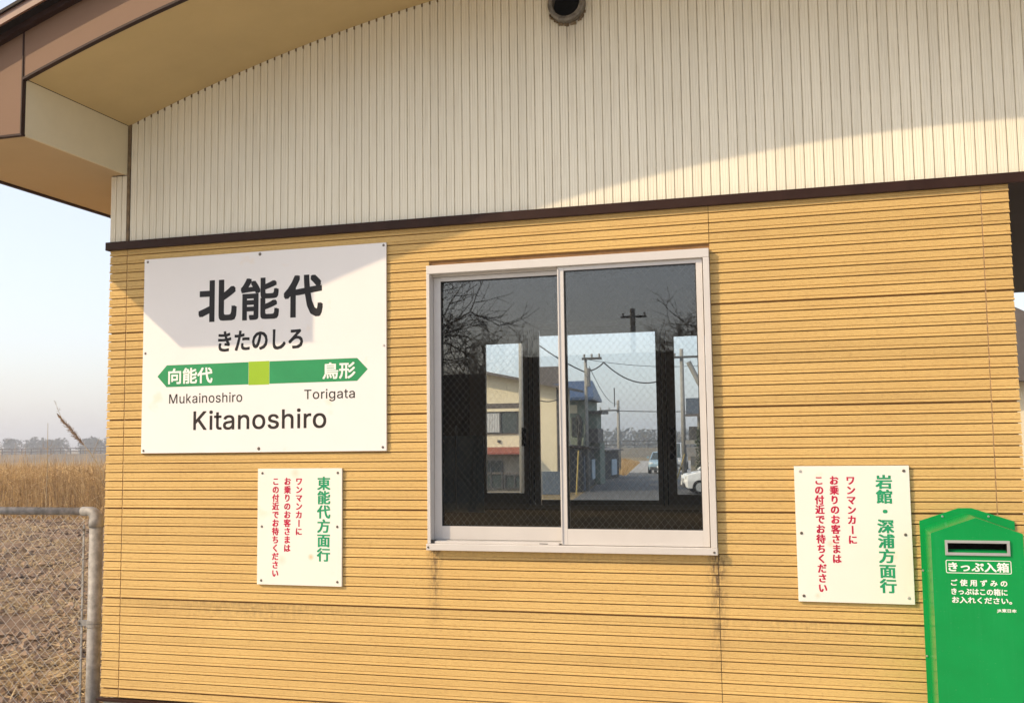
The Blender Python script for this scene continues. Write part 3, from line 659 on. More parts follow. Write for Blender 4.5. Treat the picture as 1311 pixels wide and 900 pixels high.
# one nearer reed stalk with its seed plume
rs = thing('reed_stalk', 'single tall leaning reed stalk with brown seed plume above the reed bed', 'reed', (-7.0, 9.0, GZ))
M['plume'] = paint('brown_seed_plume', (0.20, 0.12, 0.06), 0.9, var=0.4, scale=60)
M['stalk'] = paint('dry_stalk', (0.36, 0.27, 0.15), 0.8)
pts = [(-6.85, 9.0, GZ), (-6.95, 9.0, 0.6), (-7.10, 9.0, 1.22), (-7.42, 9.0, 1.58), (-7.66, 9.0, 1.80), (-7.86, 9.0, 2.0), (-7.95, 9.0, 2.16), (-8.0, 9.0, 2.28)]
MB().tube(pts, [0.006, 0.006, 0.005, 0.005, 0.004, 0.004, 0.003, 0.002], 5).build('stem', M['stalk'], rs)
mb = MB()
for i in range(330):
    t = R.random()
    p = Vector((-7.45, 9.0, 1.61)).lerp(Vector((-7.93, 9.0, 2.07)), t)
    r = 0.045 * math.sin(PI * min(1, 0.12 + t * 0.9)) ** 0.7
    d = Vector((R.uniform(-1, 1), R.uniform(-1, 1), R.uniform(-1, 1))) * r
    e = d + Vector((-0.05, 0, 0.02 + 0.03 * R.random()))
    w = Vector((0.004, 0, 0.003))
    mb.add([p + d * .2, p + d * .2 + w, p + e + w, p + e], [(0, 1, 2, 3)])
for q in ((-7.93, 2.16), (-8.0, 2.28)):
    for i in range(12):
        d = Vector((R.uniform(-1, 1), R.uniform(-1, 1), R.uniform(-1, 1))) * 0.035
        p = Vector((q[0], 9.0, q[1]))
        mb.add([p, p + d, p + d + Vector((.005, 0, .004))], [(0, 1, 2)])
mb.build('seed_plume', M['plume'], rs)['kind'] = 'stuff'
mb = MB()
for (t, lx, lz) in ((1.3, -.35, .3), (1.42, .22, .34), (1.2, .3, .16), (1.0, -.2, .3)):
    x0 = -7.12 - (t - 1.22) * .9 if t > 1.22 else -7.08
    mb.tube([(x0, 9, t), (x0 + lx * .5, 9, t + lz * .8), (x0 + lx, 9, t + lz * .8)], [0.005, 0.004, 0.001], 4)
mb.build('dry_leaf', M['stalk'], rs)

# a bare dead weed that stands above the reeds
dw = thing('dead_weed', 'thin leafless dead weed with short upright twigs rising above the reeds', 'weed', (-17.5, 20.0, GZ))
MB().tube([(-17.5, 20, GZ), (-17.48, 20, 1.0), (-17.5, 20, 2.3)], [.015, .012, .006], 5).build('stem', M['stalk'], dw)
for (z, dx, h) in ((1.25, -.26, .3), (1.35, .24, .34), (1.6, .16, .25), (1.55, -.18, .22), (1.05, .3, .3)):
    MB().tube([(-17.49, 20, z), (-17.49 + dx * .8, 20, z + h * .3), (-17.49 + dx, 20, z + h)], [.009, .007, .003], 4).build('twig', M['stalk'], dw)

# platform, building base
box('platform', M['concrete'], None, -6, 14, -9.0, -0.31, GZ - 0.3, 0.0)['kind'] = 'structure'

# ================================================================ station building
B = thing('station_building', 'single storey station building with amber ribbed siding, cream gable and curved brown roof', 'building', (2.0, 1.8, 0.0))
XL, XR, XE = -0.107, 4.259, 6.1            # left end, right end of the amber wall, far end of the building
ZB, ZT = 0.288, 2.597
YD = 3.5                                   # rear wall
PITCH = 0.0455
WX0, WX1, WZ0, WZ1 = 1.700, 3.028, 1.066, 2.398

def sof(x):                                # curved soffit height
    u = x + 0.007
    if u > 3.04 * 2 - u:
        u = 6.08 - u
    return 3.262 + 0.371 * u - 0.061 * u * u

# -- lower wall: backing sheet round the window hole, then one plank after another
lw = MB()
yb0, yb1 = 0.0085, 0.11
for (x0, x1, z0, z1) in ((XL + .012, WX0, ZB, ZT), (WX1, XR - .012, ZB, ZT), (WX0, WX1, ZB, WZ0), (WX0, WX1, WZ1, ZT)):
    lw.box(x0, x1, yb0, yb1, z0, z1)
wall = lw.build('lower_wall', M['groove'], B)
def prof():
    """cross-section of one rib: (depth toward the viewer, height)"""
    return [(0.0085, 0.0036), (-0.0024, 0.0038), (-0.0040, 0.0056), (-0.0014, 0.0150), (0.0012, 0.0156), (0.0014, 0.0178), (-0.0018, 0.0184), (-0.0013, 0.0240), (-0.0008, 0.0420), (0.0004, 0.0448), (0.0085, 0.0450)]
def plank_mesh(name, x0, x1, top=None, mitre0=False, mitre1=False):
    p = prof()
    if top is not None:
        p = [(y, min(z, top)) for y, z in p]
    n = max(1, int((x1 - x0) / 0.35))
    vs = []
    rr = random.Random(hash((round(x0, 2), round(x1, 2))) & 255)
    for i in range(n + 1):
        x = x0 + (x1 - x0) * i / n
        for y, z in p:
            xx = x
            if mitre0 and i == 0:
                xx = x + y
            if mitre1 and i == n:
                xx = x - y
            vs.append((xx, y, z))
    k = len(p)
    fs = [(i * k + j, (i + 1) * k + j, (i + 1) * k + j + 1, i * k + j + 1) for i in range(n) for j in range(k - 1)]
    fs += [tuple(range(k)), tuple(range((n + 1) * k - 1, n * k - 1, -1))]
    m = MB().add(vs, fs)
    return m.mesh(name, M['siding'])
def corner_mesh(name, left, top=None):
    """L-shaped corner rib: front leg 0.1 m, return leg 0.1 m round the corner"""
    p = prof()
    if top is not None:
        p = [(y, min(z, top)) for y, z in p]
    k = len(p)
    s = 1 if left else -1
    xc = XL if left else XR
    vs = []
    for st in range(3):
        for y, z in p:
            if st == 0:
                vs.append((xc + s * 0.105, y, z))
            elif st == 1:
                vs.append((xc + s * (y + 0.0035), y, z))
            else:
                vs.append((xc + s * (y + 0.0035), 0.105, z))
    fs = [(i * k + j, (i + 1) * k + j, (i + 1) * k + j + 1, i * k + j + 1) for i in range(2) for j in range(k - 1)]
    fs += [tuple(range(k))]
    return MB().add(vs, fs).mesh(name, M['siding'])
JL, JR = 0.0, 4.152
rows = int((ZT - ZB) / PITCH) + 1
segs = {}
def seg_mesh(a, b, top):
    key = (a, b, top)
    if key not in segs:
        segs[key] = plank_mesh('siding_plank', a, b, top)
    return segs[key]
cm = {}
for r in range(rows):
    z = ZB + r * PITCH
    top = None
    if z + PITCH > ZT + 0.02:
        top = round(ZT + 0.012 - z, 4)
        if top < 0.008:
            continue
    elif (r + 1) % 10 == 1:
        top = 0.0415        # wider lap where one siding panel meets the next
    for left in (True, False):
        key = (left, top)
        if key not in cm:
            cm[key] = corner_mesh('corner_plank', left, top)
        put('corner_plank', cm[key], wall, (0, 0, z))
    lo, hi = z, z + PITCH
    if hi > WZ0 + 0.006 and lo < WZ1 - 0.006:
        spans = [(JL + .003, WX0 + 0.0), (WX1 + 0.004, JR - .003)]
    else:
        spans = [(JL + .003, 3.0295), (3.0325, JR - .003)]
    for a, b in spans:
        put('siding_plank', seg_mesh(a, b, top), wall, (0, (r * 7 % 5 - 2) * 0.00012, z))
# sealant beads in the vertical joints
tag(box('sealant_joint', M['cornerdark'], wall, 3.0297, 3.0323, 0.003, 0.009, ZB, WZ0), 'dark open joint under the window')
box('sealant_joint', M['joint'], wall, JL - 0.0015, JL + 0.0028, 0.0022, 0.009, ZB, ZT)
tag(box('sealant_joint', M['joint'], wall, JR - 0.0028, JR + 0.0022, 0.0012, 0.009, ZB, ZT), 'pale tan sealant joint near the right corner')

# -- side, rear and inside walls (the side walls carry the same ribs)
sw = MB()
for (xs, s) in ((XL, 1),):
    for r in range(rows - 1):
        z = ZB + r * PITCH
        p = prof()
        vs = [(xs + s * (y + .0035), yy, z + zz) for yy in (0.106, YD + .1) for y, zz in p]
        k = len(p)
        sw.add(vs, [(j, k + j, k + j + 1, j + 1) for j in range(k - 1)])
sw.box(XL + .012, XL + .12, 0.11, YD + .1, ZB, ZT)
sw.build('side_wall', M['siding'], B)
iw = MB()
# inner lining of the waiting room
iw.box(XL + .12, WX0, 0.11, 0.125, 0.0, 2.9)
iw.box(WX1, XR - .012, 0.11, 0.125, 0.0, 2.9)
iw.box(WX0, WX1, 0.11, 0.125, 0.0, WZ0)
iw.box(WX0, WX1, 0.11, 0.125, WZ1, 2.9)
iw.box(XL + .12, XL + .14, 0.125, YD, 0.0, 2.9)
iw.box(4.10, 4.20, 0.125, YD, 0.0, 2.9)
FX0, FX1, FZ0, FZ1 = 0.72, 3.55, 1.03, 2.52          # rear window opening
iw.box(XL + .14, FX0, YD, YD + .1, 0.0, 2.9)
iw.box(FX1, 4.20, YD, YD + .1, 0.0, 2.9)
iw.box(FX0, FX1, YD, YD + .1, 0.0, FZ0)
iw.box(FX0, FX1, YD, YD + .1, FZ1, 2.9)
iw.build('room_wall', M['wood'], B)
box('room_ceiling', M['ceiling'], B, XL + .12, 4.2, 0.125, YD + .1, 2.9, 2.93)
box('room_floor', M['floor'], B, XL + .0, XE, 0.0, YD + .1, -0.02, 0.02)
box('bench', M['wood'], B, 0.3, 3.4, YD - .46, YD - .02, 0.40, 0.45)
# pale grey panel with a narrow upright strip, left on the rear wall
nb = box('pale_panel', M['greypanel'], B, 0.05, 0.84, YD - .04, YD - .012, 1.00, 1.62)
box('panel_strip', M['frame'], nb, 0.60, 0.612, YD - .05, YD - .041, 1.02, 1.70)

# base flashing and foundation
box('base_flashing', M['trim'], B, XL - .012, XR + .01, -0.022, 0.008, ZB - 0.016, ZB - 0.002, bevel=.002)
box('foundation', M['concrete'], B, XL + .01, XR - .01, 0.012, 0.11, 0.0, ZB - 0.017)
# brown band between the two sidings
box('band_trim', M['trim'], B, XL - .014, XE, -0.024, 0.10, 2.594, 2.638, bevel=.003)

# -- upper wall with narrow vertical ribs
ub = MB()
n = 60
poly = [(XL + 0.01, 2.638), (XE, 2.638)] + [(XE - (XE - 0.0) * i / n, sof(XE - XE * i / n) + 0.06) for i in range(n + 1)] + [(0.0, 2.99), (XL + .01, 2.99)]
uw = ub.prism(poly, 0.0055, 0.10).build('upper_wall', M['upgroove'], B)
UP = 0.0405
def rib(x0, x1, z1a, z1b):
    z0 = 2.640
    w = x1 - x0
    us = [0.0, 0.04, 0.30, 0.34, 0.38, 0.62, 0.66, 0.70, 0.96, 1.0]
    ys = [0.0055, 0.0, 0.0, 0.0011, 0.0, 0.0, 0.0011, 0.0, 0.0, 0.0055]
    vs = [(x0 + w * u, y, z0) for u, y in zip(us, ys)] + [(x0 + w * u, y, z1a + (z1b - z1a) * u) for u, y in zip(us, ys)]
    k = len(us)
    return MB().add(vs, [(i, i + 1, k + i + 1, k + i) for i in range(k - 1)]).mesh('siding_rib', M['upper'])
x = 0.010
while x < XE - UP:
    put('siding_rib', rib(x + .0014, x + UP - .0014, sof(x) + .03, sof(x + UP) + .03), uw)
    x += UP
for k in range(3):
    a = XL - .004 + k * 0.0345
    put('siding_rib', rib(a + .002, a + 0.0345 - .002, 2.995, 2.995), uw)
sidep = MB()
for r in range(84):
    y = 0.0 + r * UP
    sidep.box(XL - .004, XL + .01, y + .002, y + UP - .002, 2.64, 2.995)
sidep.build('side_siding', M['upper'], B)
box('corner_bead', M['cornerdark'], uw, -0.008, 0.0085, -0.006, 0.0074, 2.64, 3.275)
# small dark blocks over the groove ends where the ribs meet the soffit
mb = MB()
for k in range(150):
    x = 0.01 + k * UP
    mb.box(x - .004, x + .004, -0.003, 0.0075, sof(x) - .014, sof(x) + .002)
tag(mb.build('groove_end_cap', M['cornerdark'], uw), kind='stuff')

# -- vent hood
vent = thing('vent_hood', 'round grey vent hood with a black mouth high on the cream ribbed wall', 'vent', (2.405, 0, 3.60))
mb = MB()
N = 40
for (ra, rb_, ya, yb_) in ((0.088, 0.088, 0.002, -0.040), (0.088, 0.080, -0.040, -0.046), (0.080, 0.066, -0.046, -0.044), (0.066, 0.064, -0.044, -0.006)):
    vs = [(2.405 + ra * math.cos(2 * PI * k / N), ya, 3.605 + ra * math.sin(2 * PI * k / N)) for k in range(N)]
    vs += [(2.405 + rb_ * math.cos(2 * PI * k / N), yb_, 3.605 + rb_ * math.sin(2 * PI * k / N)) for k in range(N)]
    mb.add(vs, [(k, (k + 1) % N, (k + 1) % N + N, k + N) for k in range(N)])
M['ventmetal'] = paint('weathered_vent_metal', (0.17, 0.155, 0.13), 0.55, metal=0.3, var=0.5, scale=40)
mb.build('ring', M['ventmetal'], vent, smooth=False)
mb = MB()
mb.add([(2.405 + 0.0645 * math.cos(2 * PI * k / N), -0.008, 3.605 + 0.0645 * math.sin(2 * PI * k / N)) for k in range(N)], [tuple(range(N))])
mb.build('mouth', M['dark'], vent)
mb = MB()
for k in range(40):
    a = PI + PI * (0.12 + 0.76 * R.random())
    r = 0.089 + 0.006 * R.random()
    q = R.uniform(.002, .005)
    x, z = 2.405 + r * math.cos(a), 3.605 + r * math.sin(a)
    mb.box(x - q, x + q, -0.006 - q, 0.001, z - q * 1.4, z + q)
mb.build('crumbled_sealant', M['cornerdark'], vent)

# -- roof
roof = bpy.data.objects.new('roof', None)
C.objects.link(roof)
roof.parent = B
roof.location = (0, 0, 0)
YF = -0.775
EX = -0.745
def ext(x):
    if x < -0.007:
        u = x + .007
        return 3.262 + 0.371 * u - 0.061 * u * u
    return sof(x)
def top(x):
    if x > 6.08 - 0.007:
        return top(6.066 - x)
    return ext(x) + 0.240
xs_all = [EX + (6.83 - EX) * i / 90 for i in range(91)]
# barge board: the deep end piece and the curved piece
poly = [(EX, 3.0), (-0.010, 3.0), (-0.010, top(-.01))] + [(EX + (-.01 - EX) * (1 - i / 8), top(EX + (-.01 - EX) * (1 - i / 8))) for i in range(1, 9)]
MB().prism(poly, YF, YF + .018).build('barge_board', M['barge'], roof, bevel=.002)
xs = [-0.004 + (6.07 + .004) * i / 60 for i in range(61)]
poly = [(x, ext(x)) for x in xs] + [(x, top(x)) for x in reversed(xs)]
MB().prism(poly, YF, YF + .018).build('barge_board', M['barge'], roof)
poly = [(6.078, 3.0), (6.82, 3.0), (6.82, top(6.82)), (6.078, top(6.078))]
MB().prism(poly, YF, YF + .018).build('barge_board', M['barge'], roof)
# dark edging below the boards
poly = [(x, ext(x) - 0.010) for x in xs] + [(x, ext(x) + .001) for x in reversed(xs)]
MB().prism(poly, YF - .006, YF + .02).build('barge_edging', M['trim'], roof)
box('barge_edging', M['trim'], roof, EX - .008, -0.002, YF - .006, YF + .02, 2.992, 3.0005)
box('barge_edging', M['trim'], roof, -0.0095, -0.0035, YF - .0055, YF + .019, 3.0, 3.50)
# curved gable soffit
def soft(u, v):
    x = -0.004 + 6.08 * u
    return (x, YF + .02 + (0.0 - YF - .012) * v, sof(x) + 0.001)
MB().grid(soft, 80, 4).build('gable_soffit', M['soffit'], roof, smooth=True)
# vertical eave panel and level eave soffit
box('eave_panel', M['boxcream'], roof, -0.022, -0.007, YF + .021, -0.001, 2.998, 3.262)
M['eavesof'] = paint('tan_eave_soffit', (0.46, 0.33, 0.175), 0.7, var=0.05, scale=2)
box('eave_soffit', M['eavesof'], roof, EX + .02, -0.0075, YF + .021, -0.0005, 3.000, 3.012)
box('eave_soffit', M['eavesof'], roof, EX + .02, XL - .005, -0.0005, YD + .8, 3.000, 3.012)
box('eave_edging', M['trim'], roof, EX - .004, EX + .022, YF + .02, YD + .8, 2.990, 3.02)
box('eave_board', M['barge'], roof, EX, EX + .016, YF + .02, YD + .8, 3.021, top(EX) - .02)
# roof deck: curved slab that oversails the boards
def slab(name, yf, yb, lo, hi, mat, x0=EX - .07, x1=6.89):
    n = 80
    lower = [(x0 + (x1 - x0) * i / n) for i in range(n + 1)]
    poly = [(x, top(x) + lo) for x in lower] + [(x, top(x) + hi) for x in reversed(lower)]
    return MB().prism(poly, yf, yb).build(name, mat, roof)
slab('roof_deck', YF - .075, YD + .85, 0.006, 0.055, M['roofdark'])
slab('drip_edge', YF - .088, YF - .0755, 0.010, 0.034, M['capmetal'])
slab('roof_cap', YF - .083, YF - .0752, 0.0345, 0.060, M['capmetal'])
slab('ridge_roll', YF - .094, YF - .04, 0.0605, 0.076, M['roofdark'])
slab('drip_lath', YF - .035, YF - .001, -0.022, 0.0055, M['trim'], EX - .02, 6.84)

# -- porch to the right of the amber wall: rear wall with a passage, ceiling, end wall
box('porch_ceiling', M['trim'], B, XR - .05, XE, 0.101, YD + .1, 2.60, 2.63)
mb = MB()
mb.box(4.21, XE, YD, YD + .1, 2.683, 2.62 + .28)
mb.box(4.21, 4.55, YD, YD + .1, 0.0, 2.683)
mb.box(XR - .05, XR - .012, 0.106, YD, 0.0, 2.6)
mb.build('porch_wall', M['wood'], B)
box('porch_pillar', M['siding'], B, XE - .12, XE, 0.0, 0.12, 0.0, 2.594)
mb = MB()
n = 50
poly = [(XL + .02, 2.93), (XE, 2.93)] + [(XE - (XE - 0.0) * i / n, sof(XE - XE * i / n) + 0.06) for i in range(n + 1)] + [(XL + .02, 3.01)]
mb.prism(poly, YD + .0, YD + .1).build('rear_gable', M['boxcream'], B)
box('rear_side_siding', M['boxcream'], B, XL + .012, XL + .1, 0.101, YD, 2.62, 3.01)

# -- the window
win = bpy.data.objects.new('window', None)
C.objects.link(win)
win.parent = B
F = M['frame']
yo = -0.030
fx0, fx1, fz0, fz1 = 1.696, 3.031, 1.062, 2.402
box('frame_jamb', F, win, fx0, fx0 + .016, yo, 0.10, fz0 + .0305, fz1 - .0405, bevel=.0015)
box('frame_jamb', F, win, fx1 - .027, fx1, yo, 0.10, fz0 + .0305, fz1 - .0405, bevel=.0015)
box('frame_head', F, win, fx0, fx1, yo - .001, 0.10, fz1 - .040, fz1, bevel=.002)
sill = box('frame_sill', F, win, fx0 - .002, fx1 + .002, yo - .012, 0.10, fz0, fz0 + .030, bevel=.002)
# head and sill tracks
box('track', F, win, fx0 + .016, fx1 - .027, 0.016, 0.022, fz0 + .0302, fz0 + .044)
box('track', M['rubber'], win, fx0 + .017, 2.337, -0.004, 0.0158, fz0 + .0302, fz0 + .034)
box('track', F, win, fx0 + .030, 2.326, -0.021, -0.0045, fz0 + .0304, fz0 + .041, bevel=.001)
box('track', F, win, fx0 + .016, fx1 - .027, 0.016, 0.021, fz1 - .050, fz1 - .0402)
box('end_cap', M['rubber'], win, 1.713, 1.728, -0.024, -0.004, fz0 + .0303, fz0 + .046)
box('drain_slot', M['rubber'], win, 2.235, 2.275, -0.0216, -0.0206, fz0 + .0345, fz0 + .0375)
for (sx, sz) in ((fx0 + .008, fz0 + .014), (fx1 - .012, fz0 + .012)):
    s_ = screw(win, sx, yo - .0125, sz, M['screw'], 0.005)
# front (right) sash
def sash(x0, x1, z0, z1, ya, yb, gl, gr, gb, gt):
    o = []
    o.append(box('sash_stile', F, win, x0, gl, ya, yb, z0, z1, bevel=.0015))
    o.append(box('sash_stile', F, win, gr, x1, ya, yb, z0, z1, bevel=.0015))
    o.append(box('sash_rail', F, win, gl, gr, ya + .0006, yb, z0, gb, bevel=.001))
    o.append(box('sash_rail', F, win, gl, gr, ya + .0006, yb, gt, z1, bevel=.001))
    ym = (ya + yb) / 2
    mb = MB()
    w = 0.004
    mb.box(gl, gl + w, ya + .002, yb - .002, gb, gt)
    mb.box(gr - w, gr, ya + .002, yb - .002, gb, gt)
    mb.box(gl + w, gr - w, ya + .002, yb - .002, gb, gb + w)
    mb.box(gl + w, gr - w, ya + .002, yb - .002, gt - w, gt)
    mb.build('gasket', M['rubber'], win)
    box('pane', M['glass'], win, gl + w, gr - w, ym - .003, ym + .003, gb + w, gt - w)
    # crossed wires inside the glass, at slightly different angles
    mb = MB()
    X0, X1, Z0, Z1 = gl + w, gr - w, gb + w, gt - w
    for (ang, pitch, yy) in ((math.radians(48), 0.0235, ym - .0002), (math.radians(129), 0.0235, ym + .0004)):
        d = Vector((math.cos(ang), math.sin(ang)))
        nrm = Vector((-d.y, d.x))
        cs = [Vector((a, b)).dot(nrm) for a in (X0, X1) for b in (Z0, Z1)]
        c = min(cs) + pitch * 0.5
        while c < max(cs):
            p0 = nrm * c
            ts = []
            for (lo, hi, pc, dc) in ((X0, X1, p0.x, d.x), (Z0, Z1, p0.y, d.y)):
                a, b = (lo - pc) / dc, (hi - pc) / dc
                ts.append((min(a, b), max(a, b)))
            a, b = max(ts[0][0], ts[1][0]), min(ts[0][1], ts[1][1])
            if b - a > 0.01:
                q0, q1 = p0 + d * a, p0 + d * b
                mb.tube([(q0.x, yy, q0.y), (q1.x, yy, q1.y)], 0.00033, 4, cap=False)
            c += pitch
    tag(mb.build('wire_mesh', M['wire'], win), kind='stuff')
sash(2.337, 2.999, 1.094, 2.3615, -0.013, 0.014, 2.366, 2.971, 1.165, 2.342)
sash(1.713, 2.365, 1.107, 2.3515, 0.024, 0.052, 1.749, 2.338, 1.169, 2.331)
box('pull_lip', F, win, 2.337, 2.343, -0.018, -0.0135, 1.10, 2.35)

# -- rear window of the waiting room: bronze sashes seen through the front glass
rw = bpy.data.objects.new('rear_window', None)
C.objects.link(rw)
rw.parent = B
D = YD
SB = M['sashbrown']
box('frame', SB, rw, FX0, FX1, D - .03, D + .1, FZ1 - .05, FZ1)
box('frame', SB, rw, FX0, FX1, D - .03, D + .1, FZ0, FZ0 + .03)
def rsash(x0, x1, z0, z1, g0, g1, gz0, gz1, y):
    box('sash_stile', SB, rw, x0, g0, y, y + .03, z0, z1)
    box('sash_stile', SB, rw, g1, x1, y, y + .03, z0, z1)
    box('sash_rail', SB, rw, g0, g1, y, y + .03, z0, gz0)
    box('sash_rail', SB, rw, g0, g1, y, y + .03, gz1, z1)
    box('pane', M['clear'], rw, g0, g1, y + .012, y + .017, gz0, gz1)
rsash(FX0, 1.315, FZ0 + .03, FZ1 - .05, 0.861, 1.181, 1.155, 2.366, D - .025)
rsash(2.262, 2.96, FZ0 + .03, FZ1 - .05, 2.405, 2.90, 1.146, 2.370, D - .025)
rsash(2.96, FX1, FZ0 + .03, FZ1 - .05, 3.02, 3.49, 1.146, 2.370, D + .01)
mb = MB()
mb.box(1.315, 2.262, D + .01, D + .04, FZ0 + .03, 1.100)
mb.box(1.315, 2.262, D + .01, D + .04, 2.421, FZ1 - .05)
mb.build('sash_rail', SB, rw)
box('pane', M['clear'], rw, 1.315, 2.262, D + .02, D + .025, 1.100, 2.421)
for xg in (1.225, 1.262, 2.300, 2.335):
    box('sash_edge', M['dark'], rw, xg, xg + .006, D - .032, D - .0252, FZ0 + .03, FZ1 - .05)
box('latch', M['dark'], rw, 1.17, 1.20, D - .05, D - .0255, 1.53, 1.68)
box('latch', M['dark'], rw, 2.36, 2.40, D - .05, D - .0255, 1.42, 1.66)

# ================================================================ station name sign
A0, A1, AZ0, AZ1 = 0.1165, 1.483, 1.5245, 2.533
ys = -0.0142
sg = thing('station_name_sign', 'large white station name sign with green arrow band, left of the window', 'sign', (0.8, 0, 1.52))
box('board', M['sign'], sg, A0, A1, -0.014, -0.0046, AZ0, AZ1, bevel=.0012)
line_fit('name_lettering', '北', 0.443, 0.665, 2.187, 2.401, ys, M['black'], sg, bold=0.0070)
line_fit('name_lettering', '能', 0.687, 0.904, 2.186, 2.399, ys, M['black'], sg, bold=0.0055)
line_fit('name_lettering', '代', 0.929, 1.145, 2.188, 2.400, ys, M['black'], sg, bold=0.0070)
line_fit('reading_lettering', 'きたのしろ', 0.560, 1.038, 2.032, 2.136, ys, M['black'], sg, bold=0.0028)
def fit_poly(name, pts, mat, y):
    return MB().prism(pts, y, y + .0003).build(name, mat, sg)
fit_poly('arrow_band', [(0.207, 1.9175), (0.262, 1.8615), (0.7355, 1.8625), (0.7355, 1.975), (0.262, 1.974)], M['green'], ys)
fit_poly('arrow_band', [(0.8535, 1.8625), (1.330, 1.8635), (1.386, 1.919), (1.330, 1.975), (0.8535, 1.975)], M['green'], ys)
fit_poly('station_marker', [(0.7365, 1.859), (0.8525, 1.859), (0.8525, 1.977), (0.7365, 1.977)], M['lime'], ys - .0001)
yt = ys - .0005
line_fit('neighbour_lettering', '向能代', 0.272, 0.531, 1.876, 1.957, yt, M['white'], sg, bold=0.0020)
line_fit('neighbour_lettering', '鳥形', 1.145, 1.321, 1.876, 1.958, yt, M['white'], sg, bold=0.0018)
line_fit('roman_lettering', 'Mukainoshiro', 0.279, 0.702, 1.776, 1.826, ys, M['ink'], sg, bold=0.0004, gap=1.04)
line_fit('roman_lettering', 'Torigata', 1.046, 1.318, 1.768, 1.829, ys, M['ink'], sg, bold=0.0004, gap=1.04)
line_fit('roman_lettering', 'Kitanoshiro', 0.423, 1.166, 1.638, 1.737, ys, M['ink'], sg, bold=0.0016, gap=1.03)
for i, (x, z) in enumerate([(0.136, 2.518), (0.794, 2.519), (1.469, 2.52), (0.132, 2.04), (1.470, 2.031), (0.131, 1.538), (0.797, 1.542), (1.464, 1.542)]):
    screw(sg, x, -0.0141, z, M['bright'] if i == 4 else M['screw'], 0.0085 if i in (1, 6) else 0.0065)

# ================================================================ the two waiting-place signs
def notice(name, label, x0, x1, z0, z1, green, gx, gz0, gw, cols, screws, bright):
    t = thing(name, label, 'sign', ((x0 + x1) / 2, 0, z0), group='notices screwed to the amber wall')
    box('board', M['sign_small'], t, x0, x1, -0.014, -0.0046, z0, z1, bevel=.001)
    column('green_lettering', green, gx, gz0, 1.4005, gw, ys, M['greentext'], t, bold=0.0026)
    for (txt, cx, zz) in cols:
        column('red_lettering', txt, cx, zz, 1.3985, 0.0375, ys, M['red'], t, bold=0.0018)
    for (x, z) in screws:
        screw(t, x, -0.0141, z, M['bright'] if (x, z) in bright else M['screw'], 0.0065)
notice('waiting_place_sign', 'white notice below the name sign with green heading starting 東', 0.794, 1.250, 0.8795, 1.4435, '東能代方面行', 1.154, 0.996, 0.071,
       [('ワンマンカーに', 1.0205, 1.119), ('お乗りのお客さまは', 0.9575, 1.038), ('この付近でお待ちください', 0.8935, 0.916)],
       [(0.819, 1.421), (1.228, 1.421), (0.818, 1.160), (1.226, 1.163), (0.817, 0.899), (1.227, 0.901)], [])
notice('waiting_place_sign', 'white notice right of the window beside the green ticket box', 3.3615, 3.822, 0.8745, 1.441, '岩館・深浦方面行', 3.7215, 0.918, 0.066,
       [('ワンマンカーに', 3.589, 1.115), ('お乗りのお客さまは', 3.5225, 1.035), ('この付近でお待ちください', 3.4615, 0.913)],
       [(3.387, 1.419), (3.801, 1.419), (3.383, 1.159), (3.797, 1.157), (3.384, 0.898), (3.799, 0.901)], [(3.387, 1.419), (3.799, 0.901)])

# ================================================================ used-ticket box
tb = thing('ticket_collection_box', 'green used ticket box with a grey slot fixed at the wall right end', 'ticket box', (4.03, 0, 0.1))
G_ = M['boxgreen']
MB().prism([(3.853, 0.20), (4.212, 0.20), (4.212, 1.215), (4.055, 1.267), (4.004, 1.267), (3.853, 1.214)], -0.0085, -0.0040).build('back_plate', G_, tb, bevel=.001)
yf, yr = -0.27, -0.0087
k_ = (4.63453 - 0.27) / (4.63453 - 0.25)
def fx(x): return CAM.x + (x - CAM.x) * k_
def fz(z): return CAM.z + (z - CAM.z) * k_
bx0, bx1 = 3.8705, 4.1965
zs_, za_ = 1.1865, 1.2465
sx0, sx1, sz0, sz1 = fx(3.9305), fx(4.1415), fz(1.112), fz(1.149)      # slot mouth
out = [(bx0, 0.20), (bx1, 0.20), (bx1, zs_), ((bx0 + bx1) / 2, za_), (bx0, zs_)]
mb = MB()
hole = [(sx0, sz0), (sx1, sz0), (sx1, sz1), (sx0, sz1)]
o5 = [(x, yf, z) for x, z in out]
h4 = [(x, yf, z) for x, z in hole]
mb.add(o5 + h4, [(0, 1, 6, 5), (1, 2, 7, 6), (2, 3, 7), (3, 8, 7), (3, 4, 8), (4, 0, 5, 8)])
mb.build('front_panel', G_, tb)
mb = MB()
b5 = [(x, yr, z) for x, z in out]
mb.add(o5 + b5, [(i, (i + 1) % 5, (i + 1) % 5 + 5, i + 5) for i in range(5)])
mb.build('body', G_, tb)
# sloping chute behind the slot
mb = MB()
mb.add([(sx0, yf, sz0), (sx1, yf, sz0), (sx1, yf + .07, sz0 - .02), (sx0, yf + .07, sz0 - .02), (sx0, yf, sz1), (sx1, yf, sz1), (sx1, yf + .07, sz1), (sx0, yf + .07, sz1)],
       [(0, 1, 2, 3), (4, 5, 6, 7), (0, 3, 7, 4), (1, 2, 6, 5), (3, 2, 6, 7)])
ch = mb.build('slot_chute', M['dark'], tb)
MB().add([(sx0, yf, sz0 + .001), (sx1, yf, sz0 + .001), (sx1, yf + .03, sz0 + .010), (sx0, yf + .03, sz0 + .010)], [(0, 1, 2, 3)]).build('chute_lip', G_, tb)
a0, a1, c0, c1 = fx(3.9215), fx(4.1515), fz(1.102), fz(1.159)
mb = MB()
mb.box(a0, a1, yf - .007, yf - .0002, c0, sz0 + .0005)
mb.box(a0, a1, yf - .007, yf - .0002, sz1 - .0005, c1)
